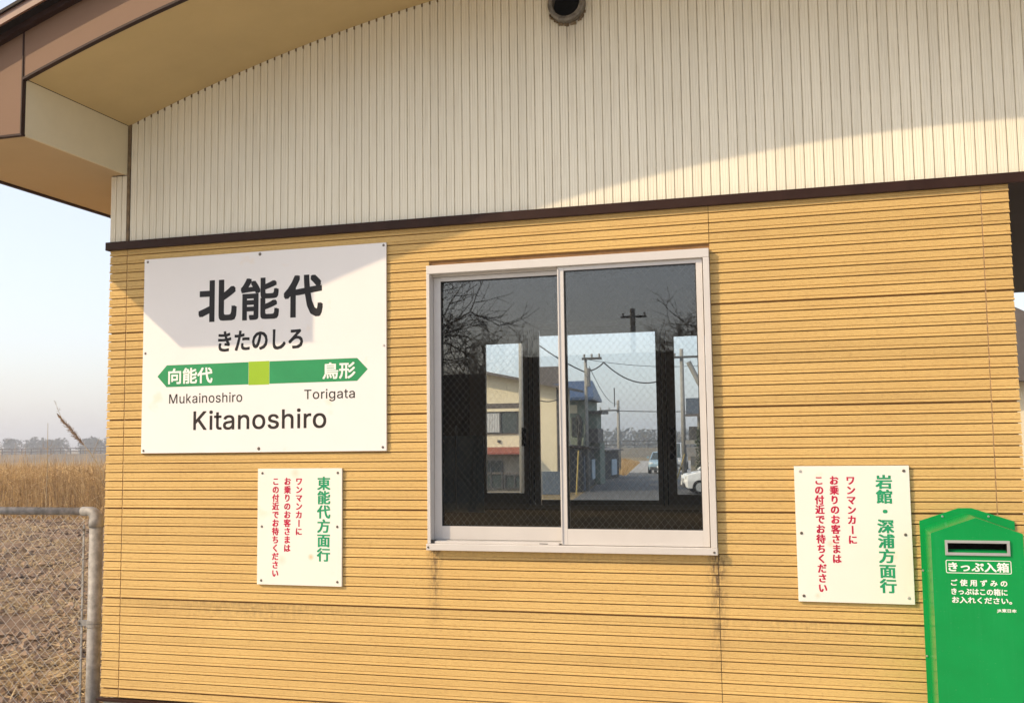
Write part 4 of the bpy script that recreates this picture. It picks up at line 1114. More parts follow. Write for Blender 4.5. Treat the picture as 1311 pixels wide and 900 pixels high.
mb.box(a0, sx0 + .0005, yf - .0068, yf - .0002, sz0 + .0005, sz1 - .0005)
mb.box(sx1 - .0005, a1, yf - .0068, yf - .0002, sz0 + .0005, sz1 - .0005)
mb.build('slot_frame', M['alu'], tb, bevel=.0008)
yl = yf - .0004
# rounded outline round the first line
l0, l1, m0, m1 = fx(3.9215), fx(4.1535), fz(1.0335), fz(1.0835)
mb = MB()
def rr(x0, x1, z0, z1, r):
    pts = []
    for (cx, cz, a) in ((x1 - r, z0 + r, -90), (x1 - r, z1 - r, 0), (x0 + r, z1 - r, 90), (x0 + r, z0 + r, 180)):
        for k in range(5):
            t = math.radians(a + 22.5 * k)
            pts.append((cx + r * math.cos(t), cz + r * math.sin(t)))
    return pts
po, pi_ = rr(l0, l1, m0, m1, .006), rr(l0 + .0025, l1 - .0025, m0 + .0025, m1 - .0025, .004)
n = len(po)
mb.add([(x, yl, z) for x, z in po] + [(x, yl, z) for x, z in pi_], [(i, (i + 1) % n, (i + 1) % n + n, i + n) for i in range(n)])
flat(mb, 'label_outline', M['white'], tb)
line_fit('title_lettering', 'きっぷ入箱', fx(3.930), fx(4.145), fz(1.0395), fz(1.0765), yl, M['white'], tb, bold=0.0010)
line_fit('small_lettering', 'ご使用ずみの', fx(3.937), fx(4.136), fz(.9855), fz(1.0105), yl, M['white'], tb, bold=0.0006, gap=1.3)
line_fit('small_lettering', 'きっぷはこの箱に', fx(3.937), fx(4.135), fz(.9520), fz(.9775), yl, M['white'], tb, bold=0.0006)
line_fit('small_lettering', 'お入れください。', fx(3.938), fx(4.149), fz(.9205), fz(.945), yl, M['white'], tb, bold=0.0006)
line_fit('small_lettering', 'JR東日本', fx(4.095), fx(4.163), fz(.888), fz(.9035), yl, M['white'], tb, bold=0.0004)
for (x, z) in ((3.942, 1.233), (4.116, 1.234), (3.8585, 1.013), (3.8585, 0.67)):
    screw(tb, x, -0.0087, z, M['bright'], 0.0045)

# ================================================================ chain-link fence
FY = 0.30
fe = thing('chain_link_fence', 'galvanised pipe fence with chain-link mesh at the building left corner', 'fence', (-0.390, FY, GZ))
ST = M['steel']
PX = -0.390
ZR = 1.206
RP = 0.0365
MB().tube([(PX, FY, GZ), (PX, FY, ZR - .055)], RP, 20).build('post', ST, fe, smooth=True)
MB().tube([(-3.6, FY, ZR), (PX - .07, FY, ZR)], 0.0215, 18).build('top_rail', ST, fe, smooth=True)
pts = [(PX - .095, FY, ZR), (PX - .05, FY, ZR)] + [(PX - .05 + .05 * math.sin(t * PI / 2 / 6), FY, ZR - .05 + .05 * math.cos(t * PI / 2 / 6)) for t in range(1, 7)] + [(PX, FY, ZR - .085)]
MB().tube(pts, [0.0250] * 2 + [0.028, .031, .033, .035, .037, .0395] + [0.0415], 20).build('elbow_fitting', ST, fe, smooth=True)
MB().tube([(-3.6, FY, GZ), (-3.6, FY, ZR)], 0.0381, 16).build('post', ST, fe, smooth=True)
box('tension_bar', ST, fe, PX - .086, PX - .074, FY - .004, FY + .002, GZ + .05, ZR - .075, bevel=.001)
mb = MB()
mb.tube([(PX, FY, 0.600), (PX, FY, 0.616)], 0.0415, 20)
mb.tube([(PX, FY, 0.579), (PX, FY, 0.595)], 0.0415, 20)
mb.box(PX - .095, PX - .036, FY - .012, FY + .012, 0.583, 0.612)
mb.build('clamp', ST, fe)
MB().tube([(PX - .088, FY - .02, .5975), (PX - .088, FY + .02, .5975)], .007, 8).build('clamp_bolt', M['screw'], fe)
MB().tube([(PX - .080, FY - .012, 1.105), (PX - .080, FY + .006, 1.105)], .006, 8).build('clamp_bolt', M['screw'], fe)
mb = MB()
P_ = 0.068
x = PX - .080
i = 0
while x > -3.55:
    pts = []
    z = ZR - .020
    k = i % 2
    while z > GZ + .06:
        sgn = 1 if (k % 2 == 0) else 0
        jx = R.uniform(-.0012, .0012)
        pts.append((x - P_ / 2 * sgn + jx, FY + (.0022 if k % 2 else -.0022), z))
        z -= P_ / 2
        k += 1
    mb.tube(pts, 0.0016, 5, cap=False)
    x -= P_ / 2
    i += 1
# each wire end is twisted over the bar
for j in range(20):
    z = ZR - .05 - j * P_
    mb.tube([(PX - .072, FY - .006, z), (PX - .090, FY - .007, z - .012), (PX - .080, FY + .005, z - .024)], 0.0018, 4)
M['galvwire'] = paint('galvanised_wire', (0.50, 0.47, 0.42), 0.5, metal=0.15, var=0.2, scale=30)
tag(mb.build('chain_link_mesh', M['galvwire'], fe), kind='stuff')

# ================================================================ behind the station: street, houses, poles, cars
def road_l(y): return -5.85 - 0.144 * (y - 37)
def road_r(y): return road_l(y) + 6.3
mb = MB()
mb.add([(road_l(9), 9, GZ), (road_r(9) + 4, 9, GZ), (road_r(66), 66, GZ), (road_l(66), 66, GZ)], [(0, 1, 2, 3)])
tag(mb.build('road', M['asphalt']), kind='structure')
mb = MB()
mb.add([(-14, 4.4, GZ - .004), (14, 4.4, GZ - .004), (14, 12, GZ - .004), (-9, 12, GZ - .004)], [(0, 1, 2, 3)])
M['gravel'] = paint('grey_gravel_track', (0.33, 0.31, 0.28), 0.9, var=0.2, scale=1)
tag(mb.build('forecourt', M['asphalt']), kind='structure')
mb = MB()
mb.add([(road_l(66), 66, GZ), (road_r(66), 66, GZ), (road_r(110), 110, GZ), (road_l(110), 110, GZ)], [(0, 1, 2, 3)])
tag(mb.build('gravel_road', M['gravel']), kind='structure')
M['verge'] = paint('dry_grass_verge', (0.30, 0.20, 0.08), 0.95, var=0.3, scale=2)
mb = MB()
def vg(u, v):
    y = 60 + 40 * v
    x = road_l(y) - 2.4 + 3.4 * u
    return (x, y, GZ - .03 + 0.35 * math.sin(PI * min(1, max(0, u))) * (0.7 + 0.5 * mnoise.noise(Vector((x, y * .3, 0)))))
mb.grid(vg, 12, 30)
tag(mb.build('verge', M['verge'], smooth=True), kind='structure')
mb = MB()
for i in range(4000):
    v = R.random()
    u = R.random()
    p = vg(u, v)
    blade(mb, p[0], p[1], p[2], R.uniform(.1, .35), R.uniform(0, .15), R.random() * 6, .02, 2)
tag(mb.build('verge_grass', M['reed']), 'dry brown grass on the verge beside the far end of the street', 'dry grass', 'stuff')

def hwindow(parent, x0, x1, y, z0, z1, curtain=False, facing=-1, n=2):
    f = MB()
    t = .07
    s = facing
    ya, yb = (y - .06, y + .02) if s < 0 else (y - .02, y + .06)
    f.box(x0, x1, ya, yb, z0, z0 + t)
    f.box(x0, x1, ya, yb, z1 - t, z1)
    f.box(x0, x0 + t, ya, yb, z0 + t, z1 - t)
    f.box(x1 - t, x1, ya, yb, z0 + t, z1 - t)
    for k in range(1, n):
        xm = x0 + (x1 - x0) * k / n
        f.box(xm - t / 2, xm + t / 2, ya, yb, z0 + t, z1 - t)
    w = f.build('window', M['hframe'], parent)
    w_y = y - .015
    box('pane', M['hglass'], w, x0 + t, x1 - t, w_y - .004, w_y, z0 + t, z1 - t)
    if curtain:
        mb = MB()
        x = x0 + t
        k = 0
        vs = []
        nn = 18
        xe = (x0 + x1) / 2 - t / 2
        for j in range(nn + 1):
            xx = x0 + t + (xe - x0 - t) * j / nn
            yy = w_y - .012 - (.012 if j % 2 else 0)
            vs += [(xx, yy, z0 + t), (xx, yy, z1 - t)]
        mb.add(vs, [(2 * j, 2 * j + 2, 2 * j + 3, 2 * j + 1) for j in range(nn)])
        mb.build('curtain', M['curtain'], w)
    return w
M['hframe'] = paint('dark_house_window_frame', (0.05, 0.05, 0.05), 0.4)
M['hglass'] = paint('dark_house_glass', (0.045, 0.06, 0.06), 0.08, var=0.1, spec=0.6)
M['curtain'] = paint('pale_curtain', (0.45, 0.46, 0.46), 0.9)
M['hcream'] = paint('cream_render', (0.72, 0.64, 0.46), 0.85, var=0.05, scale=0.7)
M['hgreen'] = paint('grey_green_render', (0.19, 0.225, 0.18), 0.85, var=0.07, scale=0.7)
M['hroof'] = paint('brown_grey_roof', (0.10, 0.085, 0.075), 0.6)
M['blueroof'] = paint('blue_metal_roof', (0.035, 0.065, 0.13), 0.45, var=0.1)
M['redmetal'] = paint('red_brown_awning', (0.24, 0.065, 0.045), 0.5)
M['shed'] = paint('dark_shed_boards', (0.028, 0.028, 0.026), 0.8, var=0.3, scale=1.5)
M['shedblue'] = paint('slate_blue_metal', (0.07, 0.095, 0.13), 0.6, var=0.2)
M['shop'] = paint('grey_tan_shopfront', (0.26, 0.235, 0.19), 0.8, var=0.15, scale=1)
M['pole'] = paint('concrete_pole', (0.27, 0.26, 0.235), 0.85, var=0.15, scale=4)
M['poledark'] = paint('dark_pole_fitting', (0.05, 0.05, 0.05), 0.6)
M['cable'] = paint('black_cable', (0.02, 0.02, 0.022), 0.6)
M['yellow'] = paint('yellow_guy_guard', (0.45, 0.33, 0.09), 0.6)

# House A: cream gable front with the red-brown awning
ha = thing('house', 'cream two storey house with red-brown awning, seen through the left pane', 'house', (-10, 39, GZ))
MB().prism([(-15, GZ), (-7.12, GZ), (-7.12, 3.92), (-11.0, 4.72), (-15, 4.0)], 38.0, 40.5).build('wall', M['hcream'], ha)
mb = MB()
mb.prism([(-11.0, 4.72), (-6.55, 3.78), (-6.55, 3.88), (-11.0, 4.84), (-15.6, 4.05), (-15.6, 3.95)], 37.4, 40.8)
rf = mb.build('roof', M['hroof'], ha)
box('rear_block', M['hroof'], ha, -10.3, -8.95, 46, 48, GZ, 5.4)
box('band', M['hroof'], ha, -13.0, -8.45, 37.93, 37.998, 3.06, 3.28)
box('band', M['hcream'], ha, -13.0, -8.45, 37.90, 37.998, 2.93, 3.055)
hwindow(ha, -10.35, -8.80, 37.99, 1.98, 2.96, curtain=True)
aw = MB()
aw.add([(-13, 37.99, 1.42), (-8.35, 37.99, 1.42), (-8.35, 37.2, 1.18), (-13, 37.2, 1.18), (-13, 37.99, 1.36), (-8.35, 37.99, 1.36), (-8.35, 37.2, 1.12), (-13, 37.2, 1.12)],
       [(0, 1, 2, 3), (7, 6, 5, 4), (3, 2, 6, 7), (0, 3, 7, 4), (1, 5, 6, 2)])
aw.build('awning', M['redmetal'], ha)
box('shopfront', M['shop'], ha, -13, -8.2, 37.85, 37.97, GZ, 1.10)
box('shop_lintel', M['hroof'], ha, -13, -8.2, 37.78, 37.84, .28, .36)
hwindow(ha, -10.5, -9.45, 37.83, -0.35, 0.85)
hwindow(ha, -9.40, -8.45, 37.83, -0.35, 0.28)
MB().tube([(-7.05, 37.93, GZ), (-7.05, 37.93, 3.8)], .05, 6).build('downpipe', M['hroof'], ha)
box('utility_wall', M['shedblue'], ha, -8.3, -6.6, 36.4, 36.6, GZ, 0.42)
box('meter_box', M['poledark'], ha, -9.72, -9.6, 37.93, 37.99, 1.62, 1.72)

# House C: blue roof
hc = thing('house', 'grey-green two storey house with a blue metal roof left of the street', 'house', (-9, 46, GZ))
box('wall', M['hgreen'], hc, -12, -7.45, 45, 48, GZ, 3.75)
MB().add([(-12.6, 44.3, 3.75), (-6.85, 44.3, 3.75), (-7.25, 48.3, 3.75), (-12.6, 48.3, 3.75), (-12.6, 46.3, 4.65), (-7.3, 46.3, 4.65), (-12.6, 44.3, 3.62), (-6.85, 44.3, 3.62), (-7.25, 48.3, 3.62), (-12.6, 48.3, 3.62)],
         [(0, 1, 5, 4), (1, 2, 5), (2, 3, 4, 5), (3, 0, 4), (6, 9, 8, 7), (0, 6, 7, 1), (1, 7, 8, 2), (2, 8, 9, 3), (3, 9, 6, 0)]).build('roof', M['blueroof'], hc)
box('balcony_roof', M['hroof'], hc, -7.45, -6.7, 45.6, 47.2, 2.98, 3.12)
box('balcony', M['hroof'], hc, -7.45, -6.95, 45.7, 47.0, 1.55, 2.25)
box('balcony_wall', M['hgreen'], hc, -7.45, -7.02, 45.8, 46.9, 2.25, 2.98)
box('lean_to', M['hgreen'], hc, -7.45, -7.05, 46.6, 47.8, GZ, 1.6)
hwindow(hc, -8.1, -7.6, 44.99, 1.9, 2.8)
MB().tube([(-7.75, 44.8, 2.9), (-7.6, 44.75, 2.6), (-7.72, 44.8, 1.2)], .10, 6).build('flue', M['shed'], hc)
box('gable_vent', M['hcream'], hc, -8.4, -7.8, 44.95, 44.99, 3.0, 3.4)

# sheds along the street
s1 = thing('shed', 'dark low shed with pale blue shutter on the left of the street', 'shed', (-6.6, 44, GZ))
mb = MB()
mb.add([(-7.3, 38.5, GZ), (road_l(38.5) - .1, 38.5, GZ), (road_l(50) - .1, 50, GZ), (-9.0, 50, GZ), (-7.3, 38.5, 1.38), (road_l(38.5) - .1, 38.5, 1.30), (road_l(50) - .1, 50, 1.25), (-9.0, 50, 1.38)],
       [(0, 1, 5, 4), (1, 2, 6, 5), (2, 3, 7, 6), (3, 0, 4, 7), (4, 5, 6, 7)])
mb.build('wall', M['shed'], s1)
mb = MB()
mb.add([(-7.5, 38.2, 1.42), (road_l(38.2) + .25, 38.2, 1.32), (road_l(50) + .25, 50.2, 1.27), (-9.2, 50.2, 1.42), (-7.5, 38.2, 1.50), (road_l(38.2) + .25, 38.2, 1.38), (road_l(50) + .25, 50.2, 1.33), (-9.2, 50.2, 1.50)],
       [(3, 2, 1, 0), (4, 5, 6, 7), (0, 1, 5, 4), (1, 2, 6, 5), (2, 3, 7, 6), (3, 0, 4, 7)])
mb.build('roof', M['roofdark'], s1)
def side_panel(name, ya, yb, z0, z1, mat, parent, off=-.06):
    xa, xb = road_l(ya) + off, road_l(yb) + off
    return MB().add([(xa, ya, z0), (xb, yb, z0), (xb, yb, z1), (xa, ya, z1), (xa - .05, ya, z0), (xb - .05, yb, z0), (xb - .05, yb, z1), (xa - .05, ya, z1)],
                    [(0, 1, 2, 3), (7, 6, 5, 4), (0, 3, 7, 4), (1, 5, 6, 2), (3, 2, 6, 7)]).build(name, mat, parent)
M['paleblue'] = paint('pale_blue_shutter', (0.42, 0.50, 0.56), 0.6)
side_panel('shutter', 44.2, 47.2, GZ + .3, .75, M['paleblue'], s1)
side_panel('door', 39.2, 40.4, GZ, 1.0, M['shedblue'], s1)
side_panel('door', 41.2, 42.4, GZ, 1.0, M['shedblue'], s1)
s2 = thing('shed', 'small white-fronted shed at the far end of the left row', 'shed', (-8.2, 54, GZ))
mb = MB()
mb.prism([(-10.2, GZ), (-8.05, GZ), (-8.05, 1.1), (-10.2, 1.3)], 52, 57)
mb.build('wall', M['shed'], s2)
box('white_front', M['paleblue'], s2, -8.04, -7.98, 54.5, 56, GZ + .2, .6)
MB().prism([(-10.4, 1.32), (-7.8, 1.08), (-7.8, 1.16), (-10.4, 1.40)], 51.8, 57.2).build('roof', M['hroof'], s2)

# utility poles
def pole(x, y, h, label, arm_z=None, arm=(0, 0), r=.15, brace=None, extra=None):
    t = thing('utility_pole', label, 'utility pole', (x, y, GZ), group='utility poles')
    MB().tube([(x, y, GZ), (x, y, h)], [r, r * .72], 10).build('shaft', M['pole'], t, smooth=True)
    if arm_z:
        for az in (arm_z if isinstance(arm_z, tuple) else (arm_z,)):
            ar = box('crossarm', M['poledark'], t, x + arm[0], x + arm[1], y - .2, y - .1, az - .05, az + .05)
            for k in range(3):
                xx = x + arm[0] + .1 + k * (arm[1] - arm[0] - .2) / 2
                MB().tube([(xx, y - .15, az + .05), (xx, y - .15, az + .2)], [.04, .05], 6).build('insulator', M['pole'], ar)
    if brace:
        MB().tube([(x + brace[0], y - .25, brace[1]), (x + brace[2], y - .25, brace[3])], .12, 8).build('brace', M['pole'], t)
    if extra:
        for (z0, z1, rr_) in extra:
            MB().tube([(x + .12, y - .2, z0), (x + .12, y - .2, z1)], rr_, 8).build('transformer', M['pole'], t)
    return t
pole(-7.48, 34.0, 8.0, 'thick concrete utility pole in front of the cream house', 7.2, (-.9, .9), r=.14)
pole(-6.26, 40.0, 5.28, 'thin utility pole at the kerb beside the blue roofed house', 5.22, (-.12, .75), r=.09, extra=[(4.0, 4.8, .13)])
pole(-9.70, 66.0, 4.45, 'distant utility pole at the bend of the street', 3.75, (-1.3, .1), r=.13)
pole(-2.68, 45.0, 5.95, 'concrete utility pole with a slanting strut right of the street', 5.55, (-.4, 2.2), r=.125, brace=(.35, 5.3, 2.1, 1.6))
M['aerial'] = M['poledark']
MB().tube([(-9.95, 66, 4.0), (-9.95, 66, 5.3)], .04, 5).build('aerial_rod', M['poledark'], bpy.data.objects['utility_pole.002'])
for (x, y, lab) in ((-5.95, 36.4, 'yellow guy wire guard at the left kerb'), (-2.95, 43.4, 'yellow guy wire guard by the strutted pole')):
    t = MB().tube([(x, y, GZ), (x + (.12 if x < -5 else .5), y, 1.25 if x < -5 else 1.0)], .03, 6).build('guy_wire_guard', M['yellow'])
    tag(t, lab, 'guy guard')

# overhead cables
def cable(name, label, pts, r=.018, sag=0.0):
    out = []
    for a, b, sg_ in pts:
        a, b = Vector(a), Vector(b)
        for k in range(15):
            t = k / 14
            p = a.lerp(b, t)
            p.z -= sg_ * 4 * t * (1 - t)
            out.append(tuple(p))
    tag(MB().tube(out, r, 5).build(name, M['cable']), label, 'cable', group='overhead cables')
cable('overhead_cable', 'thick sagging black cable from the kerb pole across the street', [((-8.9, 36, 6.9), (-6.2, 40, 4.6), .25), ((-6.2, 40, 4.7), (-5.45, 40, 5.05), .1), ((-5.45, 40, 5.05), (-2.4, 40, 4.45), .62)], .03)
cable('overhead_cable', 'thin cable dropping from the kerb pole to the distant pole', [((-6.1, 40, 4.9), (-9.7, 66, 4.2), .5)], .014)
cable('overhead_cable', 'cable from the distant pole toward the right of the street', [((-9.7, 66, 3.72), (-2.3, 60, 3.4), .05)], .03)
cable('overhead_cable', 'upper thin cable behind the sagging one', [((-6.2, 40, 5.2), (2.0, 52, 6.4), .6)], .012)
cable('overhead_cable', 'cable looped along the cream house wall', [((-7.48, 34, 3.6), (-6.6, 37.6, 3.55), .35)], .02)

# carport frame with a dark blue roof, right of the street
cp = thing('carport', 'concrete carport frame with slate blue roof behind the white car', 'carport', (-.5, 41, GZ))
box('roof', M['shedblue'], cp, -1.93, 4.5, 40, 44, 2.72, 3.40)
box('roof_edge', M['hroof'], cp, -1.95, 4.5, 39.9, 39.98, 2.62, 2.72)
for xx in (-1.48, 1.6):
    box('post', M['shop'], cp, xx, xx + .28, 40.1, 40.4, GZ, 2.62)
box('beam', M['pole'], cp, -2.0, -1.2, 40.05, 40.35, 1.45, 1.62)
box('stored_crate', M['poledark'], cp, -1.9, -1.55, 40.6, 41.0, 1.62, 2.2)
box('screen_wall', M['shop'], cp, -2.1, 4.4, 42.6, 42.8, GZ, .9)
# conifer by the carport
def leafy(name, label, cat, x, y, h, w, mat, n=900, trunk=True, seed=1):
    t = thing(name, label, cat, (x, y, GZ))
    rr_ = random.Random(seed)
    MB().tube([(x, y, GZ), (x, y, GZ + h * .8)], [w * .12, w * .04], 6).build('trunk', M['bark'], t)
    mb = MB()
    for i in range(n):
        v = rr_.random()
        rad = w * .5 * (1 - v * .75) * math.sqrt(rr_.random()) * (1 + .35 * math.sin(v * 23 + i % 5))
        a = rr_.random() * 6.28
        p = Vector((x + rad * math.cos(a), y + rad * math.sin(a), GZ + .25 + v * (h - .25)))
        q = .05 + .08 * rr_.random()
        d1 = Vector((rr_.uniform(-1, 1), rr_.uniform(-1, 1), rr_.uniform(-.6, 1))) * q
        d2 = Vector((rr_.uniform(-1, 1), rr_.uniform(-1, 1), rr_.uniform(-.6, 1))) * q
        mb.add([p, p + d1, p + d2], [(0, 1, 2)])
    mb.build('crown', mat, t)
M['bark'] = paint('dark_bark', (0.055, 0.042, 0.032), 0.9, var=0.3, scale=8)
M['leaf'] = island_material('dark_foliage', [(0.03, 0.045, 0.02), (0.06, 0.08, 0.035), (0.09, 0.10, 0.05)])
leafy('conifer', 'small dark green conifer standing in front of the carport', 'tree', -1.30, 39.2, 2.6, .55, M['leaf'], 900, seed=4)

# cars
def car(label, x, y, rz, paintm, length=3.5, width=1.5, height=1.5, hood=.75):
    """length runs along local x, nose at -x"""
    t = bpy.data.objects.new('parked_car', None)
    C.objects.link(t)
    t['label'] = label
    t['category'] = 'car'
    t['group'] = 'cars on the street behind the station'
    L2, W2 = length / 2, width / 2
    def part(name, mb, mat, par=None, **kw):
        me = mb.mesh(name, mat, **kw)
        o = bpy.data.objects.new(name, me)
        C.objects.link(o)
        o.parent = par or t
        return o
    zs = lambda a: a
    # body: stations along the length (x, belt half width, sill z, belt z)
    st = [(-L2, .80, .32, .62), (-L2 + .12, .93, .24, .78), (-L2 + hood, 1, .20, .92), (-L2 + hood + .3, 1, .20, .95), (0.2, 1, .20, .96), (L2 - .25, .98, .22, .96), (L2 - .03, .92, .30, .88)]
    mb = MB()
    vs = []
    for (sx, k, a, b) in st:
        w = W2 * k
        vs += [(sx, -w * .94, a), (sx, -w, (a + b) / 2), (sx, -w * .97, b - .04), (sx, -w * .88, b), (sx, w * .88, b), (sx, w * .97, b - .04), (sx, w, (a + b) / 2), (sx, w * .94, a)]
    fs = [(i * 8 + j, i * 8 + (j + 1) % 8, (i + 1) * 8 + (j + 1) % 8, (i + 1) * 8 + j) for i in range(len(st) - 1) for j in range(8)]
    fs += [tuple(range(8)), tuple(range(len(vs) - 1, len(vs) - 9, -1))]
    mb.add(vs, fs)
    part('body', mb, paintm, bevel=.015)
    # cabin
    x0, x1, x2, x3 = -L2 + hood - .05, -L2 + hood + .55, L2 - .45, L2 - .08
    wb, wt = W2 * .88, W2 * .74
    def ring(x_b, x_t, zb, zt):
        return [(x_b, -wb, zb), (x_b, wb, zb), (x_t, wt, zt), (x_t, -wt, zt)]
    zb, zt = .93, height - .05
    a = ring(x0, x1, zb, zt)
    b = ring(x3, x2, zb, zt)
    part('greenhouse_glass', MB().add(a + b, [(0, 1, 2, 3), (7, 6, 5, 4), (0, 3, 7, 4), (1, 5, 6, 2)]), M['hglass'])
    part('roof', MB().add([(x1 - .06, -wt - .02, zt - .01), (x1 - .06, wt + .02, zt - .01), (x2 + .06, wt + .02, zt - .01), (x2 + .06, -wt - .02, zt - .01),
                           (x1 + .1, -wt + .1, height), (x1 + .1, wt - .1, height), (x2 - .05, wt - .1, height), (x2 - .05, -wt + .1, height)],
                          [(3, 2, 1, 0), (4, 5, 6, 7), (0, 1, 5, 4), (1, 2, 6, 5), (2, 3, 7, 6), (3, 0, 4, 7)]), paintm)
    for sy in (-1, 1):
        for (xa, xb) in ((x0, x1), (x3, x2), ((x0 + x3) / 2 + .1, (x1 + x2) / 2)):
            part('pillar', MB().tube([(xa, sy * wb, zb), (xb, sy * (wt + .01), zt)], .035, 5), paintm)
        part('mirror', MB().box(x0 + .25, x0 + .37, min(sy * (W2 + .02), sy * (W2 + .17)), max(sy * (W2 + .02), sy * (W2 + .17)), .98, 1.12), paintm, bevel=.02)
        part('headlight', MB().box(-L2 + .02, -L2 + .13, min(sy * W2 * .55, sy * W2 * .86), max(sy * W2 * .55, sy * W2 * .86), .60, .73), M['white'], bevel=.02)
        part('tail_light', MB().box(L2 - .12, L2 + .0, min(sy * W2 * .72, sy * W2 * .93), max(sy * W2 * .72, sy * W2 * .93), .62, .86), M['red'], bevel=.01)
        for wx in (-L2 + .58, L2 - .55):
            wh = part('wheel', MB().tube([(wx, sy * (W2 - .16), .28), (wx, sy * (W2 + .01), .28)], .28, 20), M['dark'])
            part('rim', MB().tube([(wx, sy * (W2 - .01), .28), (wx, sy * (W2 + .018), .28)], .17, 14), M['alu'], wh)
    part('bumper', MB().box(-L2 - .04, -L2 + .06, -W2 * .8, W2 * .8, .26, .44), M['poledark'], bevel=.02)
    part('number_plate', MB().box(-L2 - .052, -L2 - .042, -.17, .17, .36, .50), M['white'])
    t.location = (x, y, GZ)
    t.rotation_euler = (0, 0, rz)
    return t
M['carwhite'] = paint('white_car_paint', (0.74, 0.74, 0.72), 0.25, var=0.02, coat=.5)
M['carblue'] = paint('pale_blue_car_paint', (0.30, 0.42, 0.50), 0.25, var=0.03, coat=.5)
M['carsilver'] = paint('silver_van_paint', (0.5, 0.52, 0.53), 0.3, metal=.4, var=0.03)
car('white small hatchback at the right kerb behind the front window', -0.15, 37.6, math.radians(14), M['carwhite'], 3.4, 1.48, 1.44)
car('pale blue car facing the station on the street', -6.62, 65.5, math.radians(90), M['carblue'], 3.6, 1.6, 1.42)
car('silver van behind the pale blue car', -6.95, 73.5, math.radians(90), M['carsilver'], 4.0, 1.66, 1.98, hood=.4)

# far away: embankment with a barrier, tree belts
M['bank'] = paint('grey_green_bank', (0.13, 0.11, 0.075), 0.95, var=0.3, scale=.2)
mb = MB()
mb.add([(-420, 138, GZ), (160, 138, GZ), (160, 143, 0.75), (-420, 143, 0.75), (160, 152, .75), (-420, 152, .75), (160, 157, GZ), (-420, 157, GZ)],
       [(0, 1, 2, 3), (3, 2, 4, 5), (5, 4, 6, 7)])
tag(mb.build('embankment', M['bank']), kind='structure')
gr = thing('guard_rail', 'long grey guard rail along the distant embankment', 'guard rail', (-60, 143.5, .75))
for z in (1.15, 1.65):
    box('rail', M['poledark'], gr, -420, 160, 143.4, 143.5, z, z + .14)
mb = MB()
for k in range(290):
    mb.box(-420 + 2 * k, -420 + 2 * k + .12, 143.5, 143.6, .7, 1.8)
mb.build('posts', M['poledark'], gr)['kind'] = 'stuff'
M['farleaf'] = island_material('far_tree_foliage', [(0.035, 0.04, 0.025), (0.07, 0.065, 0.04), (0.10, 0.085, 0.06), (0.06, 0.07, 0.04)])
mb = MB()
rr_ = random.Random(3)
x = -390.0
while x < 110:
    cw = rr_.uniform(3, 8)
    chh = rr_.uniform(4.4, 5.8) + 1.0 * mnoise.noise(Vector((x * .03, 0, 0)))
    y = 300 + rr_.uniform(-10, 14)
    for i in range(int(70 + cw * 12)):
        a = rr_.random() * 6.28
        v = rr_.random()
        rad = cw * .6 * math.sqrt(max(0.02, 1 - (v * 1.3 - .4) ** 2)) * rr_.random() ** .4
        p = Vector((x + rad * math.cos(a), y + rad * math.sin(a), GZ + chh * v))
        q = rr_.uniform(.5, 1.3)
        mb.add([p, p + Vector((rr_.uniform(-q, q), rr_.uniform(-q, q), rr_.uniform(0, q))), p + Vector((rr_.uniform(-q, q), rr_.uniform(-q, q), rr_.uniform(-q, q)))], [(0, 1, 2)])
    x += cw * rr_.uniform(.22, .4)
tag(mb.build('tree_belt', M['farleaf']), 'far belt of trees along the horizon beyond the fields', 'tree belt', 'stuff')
bn = thing('neighbour_house', 'grey roofed house glimpsed past the right end of the wall', 'house', (5.5, 24, GZ))
box('wall', M['hcream'], bn, 5.0, 11, 24, 30, GZ, 3.0)
MB().prism([(3.9, 2.95), (11.6, 2.95), (8, 4.9)], 23.4, 30.6).build('roof', M['hroof'], bn)

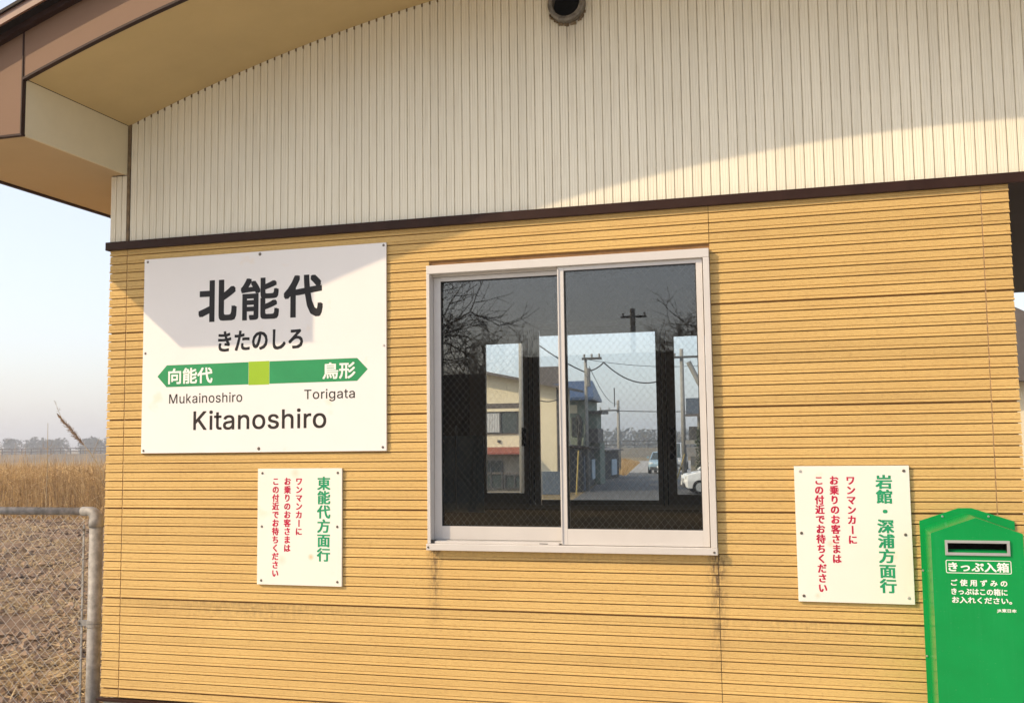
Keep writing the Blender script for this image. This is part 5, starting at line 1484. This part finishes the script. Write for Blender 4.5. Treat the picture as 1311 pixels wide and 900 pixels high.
# ================================================================ across the tracks, mirrored in the glass
def bare_tree(label, x, y, h, seed, levels=6, lean=(0, 0), spread=.52, tr=.16):
    t = thing('bare_tree', label, 'tree', (x, y, GZ), group='leafless trees mirrored in the window')
    rr_ = random.Random(seed)
    big, small = MB(), MB()
    def grow(p, d, l, r, lv):
        pts = [p]
        q = p
        dd = d.copy()
        for k in range(3):
            dd = (dd + Vector((rr_.uniform(-.2, .2), rr_.uniform(-.2, .2), rr_.uniform(-.08, .14)))).normalized()
            q = q + dd * l / 3
            pts.append(q)
        (big if lv > levels - 2 else small).tube(pts, [r, r * .88, r * .76, r * .62], 6 if lv > 3 else 3, cap=False)
        if lv <= 0:
            return
        nb = 3
        for k in range(nb):
            ax = Vector((rr_.uniform(-1, 1), rr_.uniform(-1, 1), rr_.uniform(-1, 1))).cross(dd)
            if ax.length < 1e-3:
                continue
            ax.normalize()
            nd = (Matrix.Rotation(rr_.uniform(.5, 1.25) * spread * 1.7, 3, ax) @ dd)
            nd = (nd + Vector((lean[0], lean[1], .02)) * .3).normalized()
            st = pts[1 + (k + 1) % 3] if k else pts[3]
            grow(st, nd, l * rr_.uniform(.70, .88), r * .66, lv - 1)
    grow(Vector((x, y, GZ)), Vector((lean[0] * .3, lean[1] * .3, 1)).normalized(), h * .225, tr, levels)
    big.build('trunk', M['bark'], t)
    small.build('crown', M['bark'], t)
bare_tree('large leafless tree whose branches are mirrored in the left pane', -8.0, -21, 11.5, 11, 7, (.5, .1), spread=.56)
bare_tree('second leafless tree whose twigs reach the middle of the left pane', -6.9, -26, 8.2, 23, 7, (.25, 0), spread=.6, tr=.12)
bare_tree('smaller leafless tree mirrored at the right edge of the window', 1.9, -23, 8.4, 5, 7, (-.2, 0), tr=.13)
pole(-4.98, -45.0, 8.0, 'dark utility pole with crossarm mirrored in the right pane', (7.62,), (-.6, .65), r=.17)
wh = thing('opposite_shed', 'long dark shed across the tracks mirrored in the window', 'shed', (-4, -31, GZ))
MB().prism([(-6.6, GZ), (9, GZ), (9, 4.55), (-6.6, 4.55)], -37, -30).build('wall', M['shed'], wh)
MB().prism([(-26, GZ), (-6.6, GZ), (-6.6, 4.05), (-26, 4.05)], -36, -30.5).build('wall', M['shed'], wh)


# ================================================================ air
HZ = NT('haze')
HZ.t.nodes.remove(HZ.b)
hv = HZ.n('ShaderNodeVolumePrincipled')
hv.inputs['Color'].default_value = (0.86, 0.90, 0.96, 1)
hv.inputs['Density'].default_value = 0.0014
hv.inputs['Anisotropy'].default_value = 0.1
HZ.l(hv.outputs[0], HZ.t.nodes['Material Output'].inputs['Volume'])
hz = MB().box(-480, 330, -200, 480, GZ - 1.1, 12.5).build('haze', HZ.m)
tag(hz, 'thin pale haze over the fields', 'haze', 'stuff')
